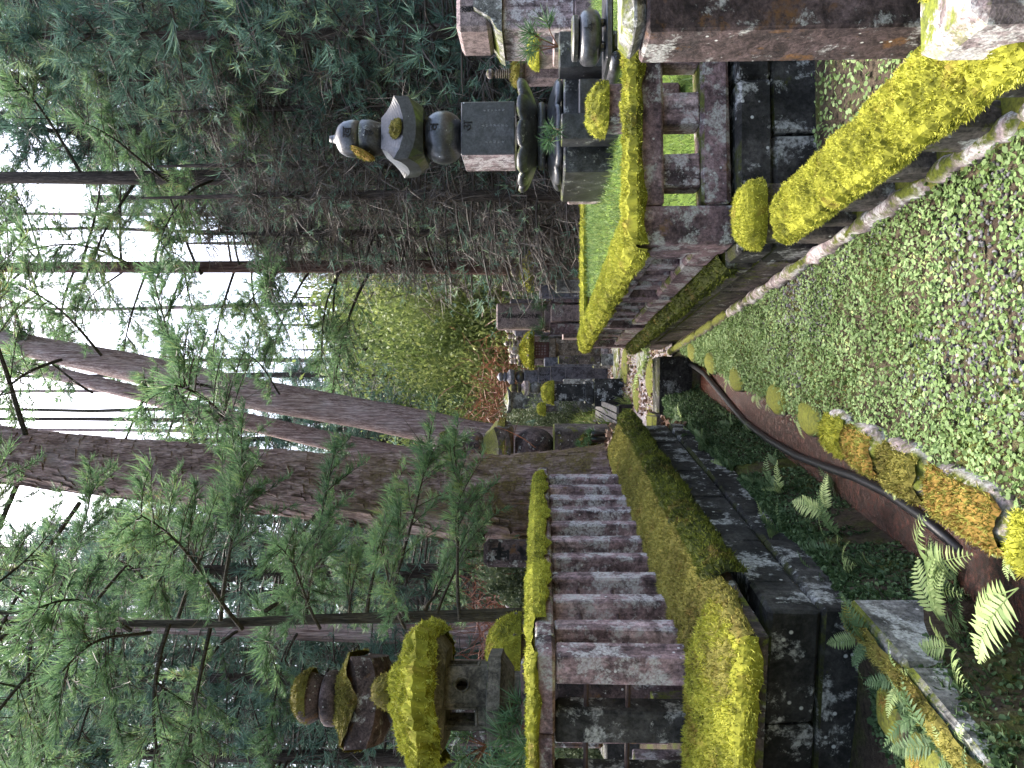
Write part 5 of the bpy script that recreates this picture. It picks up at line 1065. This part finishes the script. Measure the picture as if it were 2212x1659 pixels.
for u in (.02, .5, .98):
    a0, a1 = A0.lerp(B0, u), A1.lerp(B1, u); c = (a0 + a1) / 2; part('crossbar', cbox((0, 0, 0), ((a0 - a1).length * 1.02, .06, .05), .005), RM, M['wooddark'], loc=c - Vector((0, 0, .065)))
    for p in (a0, a1): h = p.z - gz(p.x, p.y); part('post', cbox((0, 0, 0), (.06, .06, max(.1, h + .1)), .005), RM, M['wooddark'], loc=(p.x, p.y, p.z - .05 - max(.1, h + .1) / 2))

# ---- the pair of lanterns and the pink family grave between them
k = 17 / FPX
def pair_lantern(dy, label, post_z):
    x = xat(dy, 17); g0 = gz(x, 17); Z = lambda dx: 1.5 - (dx - 1169) * k - g0
    root = thing('stone_lantern', label, 'lantern', (x, 17, g0))
    part('base', cbox((0, 0, 0), (.5, .5, .2), .06), root, M['pale'], loc=(0, 0, .1)); part('post', cbox((0, 0, 0), (.31, .31, Z(1201) - .18), .01), root, M['tan'], loc=(0, 0, (Z(1201) + .18) / 2))
    part('platform', cbox((0, 0, 0), (.52, .52, Z(1186) - Z(1201)), .02), root, M['tan'], loc=(0, 0, (Z(1186) + Z(1201)) / 2)); fz0, fz1 = Z(1186), Z(1150)
    part('firebox', cbox((0, 0, 0), (.36, .36, fz1 - fz0), .01), root, M['lattice'], loc=(0, 0, (fz0 + fz1) / 2))
    fr = part('window', cbox((0, 0, 0), (.27, .012, .27), .003), root, M['pink'], loc=(0, -.186, (fz0 + fz1) / 2)); bar = MB()
    for q in range(5): bar.add(cbox((-.12 + .06 * q, -.008, 0), (.022, .012, .27), .002)); bar.add(cbox((0, -.009, -.12 + .06 * q), (.27, .012, .022), .002))
    part('lattice', bar, fr, M['lattice'])
    part('roof', roof_mesh(.37, Z(1152), Z(1145), Z(1128), .1, .05, .04, 6, 6, .2, pw=.9), root, M['tan'])
    a = np.linspace(0, 2 * math.pi, 45); t_ = np.linspace(0, 1, 10); rr = np.where(t_ < .2, .36 + .02 * t_ / .2, .385 * (1 - ((t_ - .2) / .8) ** 1.25)); zr = Z(1152) + (Z(1126) - Z(1152)) * np.clip((t_ - .05) / .95, 0, 1) ** .8
    PR = np.stack([rr[None] * np.cos(a)[:, None], rr[None] * np.sin(a)[:, None], zr[None] + 0 * a[:, None]], -1); mossp('moss', moss_surface(PR, .06, .04, 2500, 7, False, int(dy), out=np.array([0, 0, 1.])), root, 'moss')
    part('finial', ball(.095, Z(1124), Z(1102), 14, 9), root, M['pale'], True); return root
pair_lantern(588, 'stone lantern with mossy roof in front of the tall straight trunk, right of the pair', 0); pair_lantern(757, 'stone lantern with mossy roof near the fence end, left of the pair', 0)
k = 17.5 / FPX; x = xat(684.5, 17.5); g0 = gz(x, 17.5); Z = lambda dx: 1.5 - (dx - 1169) * k - g0
FG = thing('family_grave', 'large pink granite family grave between the pair of lanterns', 'gravestone', (x, 17.5, g0))
part('main_stone', cbox((0, 0, 0), (.58, .5, Z(1073) - Z(1175)), .035), FG, M['pink'], loc=(0, 0, (Z(1073) + Z(1175)) / 2)); part('upper_base', cbox((0, 0, 0), (.66, .62, Z(1175.5) - Z(1215)), .01), FG, M['pink'], loc=(0, 0, (Z(1175.5) + Z(1215)) / 2))
part('lower_base', cbox((0, 0, 0), (1.0, .9, Z(1215.5)), .01), FG, M['pink'], loc=(0, 0, Z(1215.5) / 2)); part('front_box', cbox((0, 0, 0), (.36, .3, Z(1189)), .01), FG, M['pink'], loc=(.02, -.62, Z(1189) / 2))
for s_ in (-1, 1): part('flower_box', cbox((0, 0, 0), (.22, .25, Z(1187)), .01), FG, M['rail'], loc=(.02 + s_ * .34, -.6, Z(1187) / 2))
part('plinth', cbox((0, 0, 0), (1.5, 1.7, .12), .01), FG, M['pale'], loc=(0, -.2, .06))
part('lettering', text_mesh('池田家先祖代々之墓', .115, M['ink'], .84, bold=.002), FG, loc=(.0, -.252, (Z(1073) + Z(1175)) / 2 - .03), rot=(R(90), 0, 0))
cr = MB(); cr.add(tube([(.085 * math.cos(a), 0, .085 * math.sin(a)) for a in np.linspace(0, 2 * math.pi, 25)], .012, 6, False))
for q in range(8): cr.add(cbox((.045 * math.cos(q * .785), 0, .045 * math.sin(q * .785)), (.03, .012, .03), .005))
part('crest', cr, FG, M['pale'], loc=(.02, -.775, Z(1206)))
for k_, (dx, dy) in enumerate(((1180, 648), (1180, 722), (1170, 652), (1172, 716))):
    q = P(dx, dy, 17.0); pine_tuft(q - Vector((0, 0, .1)), .36, ('pine sprig right of the pink family grave', 'pine sprig left of the pink family grave', 'upper pine sprig right of the pink family grave', 'upper pine sprig left of the pink family grave')[k_], 4, 60 + k_)
ST = [  # dx top, dx bottom, dy left, dy right, Z, mat, label
 (1150, 1268, 792, 834, 17.5, 'blue', None)]
k = 17.5 / FPX; x = xat(814, 17.5); g0 = gz(x, 17.5); Z = lambda dx: 1.5 - (dx - 1169) * k - g0
GB = gorinto('gorinto', 'blue-grey five-tier grave with a small inscription block, left of the lantern pair', x, 17.5, g0, .3, (Z(1073), Z(1087), Z(1095), Z(1114), Z(1133), Z(1162)), ('blue', 'blue', 'polished', 'blue'))
part('inscription_block', cbox((0, 0, 0), (.43, .4, Z(1162.5) - Z(1188)), .008), GB, M['blue'], loc=(0, 0, (Z(1162.5) + Z(1188)) / 2)); part('step', cbox((0, 0, 0), (.45, .5, Z(1188.5) - Z(1220)), .008), GB, M['blue'], loc=(0, -.05, (Z(1188.5) + Z(1220)) / 2)); part('step', cbox((0, 0, 0), (.62, .6, Z(1220.5)), .008), GB, M['blue'], loc=(0, -.06, Z(1220.5) / 2))
part('inscription', scratches(4, .05, M['ink'], 15, .12), GB, loc=(-.08, -.202, Z(1176))); part('inscription', scratches(4, .05, M['ink'], 16, .12), GB, loc=(.04, -.202, Z(1176)))
x = xat(848, 14); g0 = gz(x, 14); k = 14 / FPX; Z = lambda dx: 1.5 - (dx - 1169) * k - g0
MP_ = tablet('gravestone', 'dark rounded stone with a bright moss cap next to the wooden ramp', x, 14, g0, .31, .3, Z(1180) - Z(1262), 'base', 0, [(.5, .5, max(.1, Z(1281)), 'base'), (.4, .42, Z(1262) - max(.1, Z(1281)), 'base')]); mossp('moss', moss_dome(.19, .16, 71, 30, 9, .02, 6000, .06, 3, .03), MP_, 'moss', loc=(0, 0, Z(1190)))
x = xat(838, 15.6); g0 = gz(x, 15.6); k = 15.6 / FPX; Z = lambda dx: 1.5 - (dx - 1169) * k - g0
gorinto('gorinto', 'small old mossy five-tier grave behind the moss-capped stone', x, 15.6, g0, .27, (Z(1098), Z(1116), Z(1126), Z(1145), Z(1168), Z(1215)), ('greenst', 'pale', 'grey', 'greenst'), plinth='grey')
x = xat(864, 18); g0 = gz(x, 18); k = 18 / FPX; Z = lambda dx: 1.5 - (dx - 1169) * k - g0
r_ = tablet('gravestone', 'broad grey stone with a little stepped roof behind the moss-capped stone', x, 18, g0, .4, .3, Z(1105) - Z(1160), 'grey', 0, [(.6, .5, Z(1160), 'grey')]); part('roof', roof_mesh(.3, Z(1104), Z(1100), Z(1090), .08, .05, .02), r_, M['grey'])
x = xat(883, 15); q = P(1166, 883, 13.6); r_ = thing('shrub', 'tiny moss-covered stump beside the moss-capped stone', 'stump', (q.x, q.y, q.z - .05)); part('stump', lathe([(.05, -.25), (.06, 0)], 10), r_, M['greenst']); mossp('moss', moss_dome(.1, .09, 72, 20, 7, .025, 5000, .06, None, .02), r_, 'moss')
for i, (dy, tp, w, mt) in enumerate(((713, 1090, .19, 'pink'), (727, 1094, .2, 'pink'), (742, 1088, .2, 'pink'), (755, 1096, .22, 'grey'), (768, 1098, .2, 'grey'), (780, 1099, .21, 'pink'))):
    Zd = 20 + .3 * (i % 2); k = Zd / FPX; x = xat(dy, Zd); g0 = gz(x, Zd); Z = lambda dx: 1.5 - (dx - 1169) * k - g0
    gorinto('gorinto', ('small pink five-tier grave close by the left side of the pink family grave', 'small pink five-tier grave, second along from the pink family grave', 'small pink five-tier grave right above the left lantern, its finial the highest of the row', 'small grey five-tier grave with a thick round bowl behind the left lantern', 'small grey five-tier grave left of the left lantern roof', 'small pink five-tier grave last in the row, beside the blue-grey one')[i], x, Zd, g0, w, (Z(tp), Z(tp + 11), Z(tp + 17), Z(tp + 26), Z(tp + 36), Z(tp + 75)), ('pale', 'pale', 'pale', mt), plinth='grey', n=14, group='row of small five-tier graves')
for i, (d0, d1, tp, Zd, mt, lb) in enumerate(((646, 661, 1102, 19.5, 'blue', 'dark blue-grey slab just behind the right shoulder of the pink family grave'), (713, 726, 1112, 19.2, 'blue', 'dark blue-grey slab just behind the left shoulder of the pink family grave'), (600, 612, 1095, 22, 'grey', 'narrow grey stone beside the tall straight trunk'), (612, 628, 1085, 23, 'pink', 'pink stone glimpsed behind the right lantern roof'), (616, 645, 1165, 16.6, 'blue', 'low dark blue stone with rows of small writing beside the right lantern'), (605, 632, 1200, 15.5, 'grey', 'low lichened grey block beside the right lantern post'), (772, 792, 1175, 16.4, 'blue', 'blue-grey slab between the left lantern and the blue-grey five-tier grave'), (768, 787, 1205, 15.2, 'greenst', 'dark mossy block left of the left lantern post'),
        (795, 815, 1125, 22, 'grey', 'weathered stone behind the blue-grey five-tier grave'), (425, 440, 1080, 24, 'grey', 'pale upright stone under the lotus base, far behind'), (440, 462, 1135, 26, 'pale', 'white-lichened far stone left of the lotus base'), (330, 350, 1150, 22, 'grey', 'far grey stone seen under the lotus base'), (196, 216, 1030, 21, 'blue', 'dark blue slab right of the black grave, far behind'), (220, 236, 1060, 23, 'grey', 'grey stone next to the far dark blue slab'), (545, 556, 1110, 33, 'grey', 'small far stone by the road bend'), (462, 474, 1140, 30, 'pale', 'far pale rounded stone at the edge of the bright grass'))):
    k = Zd / FPX; x0, x1 = xat(d1, Zd), xat(d0, Zd); g0 = gz((x0 + x1) / 2, Zd); h = 1.5 - (tp - 1169) * k - g0; w = x1 - x0
    tablet('gravestone', lb, (x0 + x1) / 2, Zd, g0, w, w * .8, max(.3, h * .72), mt, 0, [(w * 1.35, w * 1.25, h * .28, 'grey')], .02)
q = P(1178, 630, 16.4); r_ = [o for o in COL.objects if o.get('label', '').startswith('low dark blue stone')][0]
for i in range(4): part('inscription', scratches(7, .055, M['white'], 70 + i, .1), r_, loc=(-.09 + .06 * i, -.12, .6))
# white wooden marker
a, b = P(1106, 492, 16.5), P(1262, 504, 16.5); dr = (a - b); WM = thing('grave_marker', 'tall white wooden marker board with a column of black writing, leaning a little', 'marker', b, 0); ang = math.atan2(dr.x, dr.z); WM.rotation_euler = (0, ang, 0); L = dr.length
part('board', cbox((0, 0, 0), (.19, .1, L - .1), .004), WM, M['white'], loc=(0, 0, L / 2 - .05)); part('cap', cbox((0, 0, 0), (.23, .15, .03), .004), WM, M['white'], loc=(0, 0, L - .08))
part('lettering', text_mesh('株明建ツス三洋建設㈱慰霊塔所', .105, M['ink'], .84, bold=.003), WM, loc=(0, -.052, L / 2 + .1), rot=(R(90), 0, 0))
q = P(1168, 480, 22); single('traffic_cone', MB().add(lathe([(.13, 0), (.13, .02), (.09, .03), (.025, .46), (.01, .48)], 12)), M['red'], 'small red cone standing on the bright grass beyond the fence', 'traffic cone', (q.x, q.y, gz(q.x, q.y)))
q = P(1240, 552, 24); single('signpost', MB().add(cbox((0, 0, .75), (.06, .06, 1.5), .01)), M['white'], 'thin pale post beside the road', 'post', (q.x, q.y, gz(q.x, q.y)))

# ---- right edge: pink monument, shrine with mossy roof, ringed finials
k = 9.5 / FPX; g0 = .3; Z = lambda dx: 1.5 - (dx - 1169) * k - g0
MO = thing('monument', 'tall lichened pink granite monument with black writing at the right edge', 'monument', (4.37, 9.5, g0)); X0 = 4.37
def mb_(name, d0, d1, t0, t1, dep, mt, yo=0., b=.015): return block(MO, name, (xat(d1, 9.5) - X0, xat(d0, 9.5) - X0), (yo, dep), (Z(t1), Z(t0)), mt, b, .004, int(t0))
mb_('upper_stone', -70, 62, 985, 1060, .8, 'pink', 0, .05); mb_('lower_stone', -80, 66, 1085, 1240, .9, 'lich', -.05); mb_('plinth', -80, 74, 1240.5, 1400, 1., 'pink', -.1)
V, F = prism([(xat(77, 9.5) - X0, Z(1085)), (xat(70, 9.5) - X0, Z(1074)), (xat(45, 9.5) - X0, Z(1060)), (xat(22, 9.5) - X0, Z(1024)), (xat(-70, 9.5) - X0, Z(1024)), (xat(-70, 9.5) - X0, Z(1085))], -.12, .9, 1); part('shoulder', (V, F), MO, M['grey'])
part('lettering', text_mesh('泌善寺弥善', .088, M['ink'], .86, bold=.001), MO, loc=(xat(17, 9.5) - X0, -.006, Z(1028)), rot=(R(90), 0, 0))
k = 11 / FPX; g0 = gz(4.7, 11); Z = lambda dx: 1.5 - (dx - 1169) * k - g0; SH = thing('stone_shrine', 'low pink stone enclosure with a mossy coping right of the black grave', 'stone enclosure', (xat(175, 11), 11, g0)); x1 = xat(40, 11) - xat(175, 11)
for a, b in ((0, x1 * .5), (x1 * .5 + .005, x1)): block(SH, 'coping', (a, b), (0, .3), (Z(1137), Z(1116)), 'pale', .02, .005, int(a * 9)); 
for i in range(3): block(SH, 'wall_slab', (x1 * i / 3 + .01, x1 * (i + 1) / 3 - .01), (.05, .25), (0, Z(1137.5)), 'pink', .012, .004, i)
mossp('moss', moss_bar((0, .15, 0), (x1 * .95, .15, 0), [(.16, Z(1122)), (.14, Z(1114)), (-.14, Z(1114))], .06, .03, .02, 4000, 75, .03), SH, 'moss')
for i, (d0, d1, tp, mt) in enumerate(((78, 118, 1150, 'pink'), (70, 112, 1195, 'pink'))):
    Zd = 8.6 - i * .4; x0, x1_ = xat(d1, Zd), xat(d0, Zd); k2 = Zd / FPX; slabthing('gravestone', ('pink low stone with a moss pad before the enclosure', 'pink lichened block nearest the incense burner')[i], 'gravestone', (x0, x1_), (Zd, Zd + .4), (gz(x0, Zd), 1.5 - (tp - 1169) * k2), mt, .015, 'moss' if i == 0 else None)
for i, (dy, tp, Zd, r) in enumerate(((142, 1078, 12.5, .09), (118, 1082, 12.8, .085), (112, 1096, 12.2, .075))):
    k2 = Zd / FPX; x = xat(dy, Zd); g0 = gz(x, Zd); h = 1.5 - (tp - 1169) * k2 - g0
    gorinto('gorinto', ('pale round-topped small grave behind the mossy coping, left of three', 'pale onion-topped small grave behind the mossy coping, tallest of three', 'pale small grave behind the mossy coping, lowest of three')[i], x, Zd, g0, .26, (h, h - .2, h - .27, h - .42, h - .65, .3), ('pale', 'grey', 'grey', 'grey'), plinth='grey', n=14)
k = 10.8 / FPX; x = xat(158, 10.8); g0 = gz(x, 10.8); Z = lambda dx: 1.5 - (dx - 1169) * k - g0; RP = thing('stone_stupa', 'slim stone stupa with a ringed spire and ball top beside the black grave', 'stupa', (x, 10.8, g0))
part('ball', ball(.068, Z(1067), Z(1050), 16, 10), RP, M['pale'], True)
for i in range(9): part('ring', lathe([(.03, 0), (.058 + i * .002, .008), (.058 + i * .002, .02), (.03, .03)], 16), RP, M['tan'], True, loc=(0, 0, Z(1070 + i * 4.6) - .03))
part('spire', lathe([(.032, Z(1112)), (.03, Z(1066))], 10), RP, M['tan']); part('roof', roof_mesh(.2, Z(1130), Z(1124), Z(1110), .06, .05, .03), RP, M['greenst']); part('body', cbox((0, 0, 0), (.22, .22, Z(1130)), .01), RP, M['pink'], loc=(0, 0, Z(1130) / 2)); mossp('moss', moss_dome(.16, .1, 77, 22, 8, .03, 4000, .05, 4, .03), RP, 'mossdull', loc=(0, 0, Z(1122)))
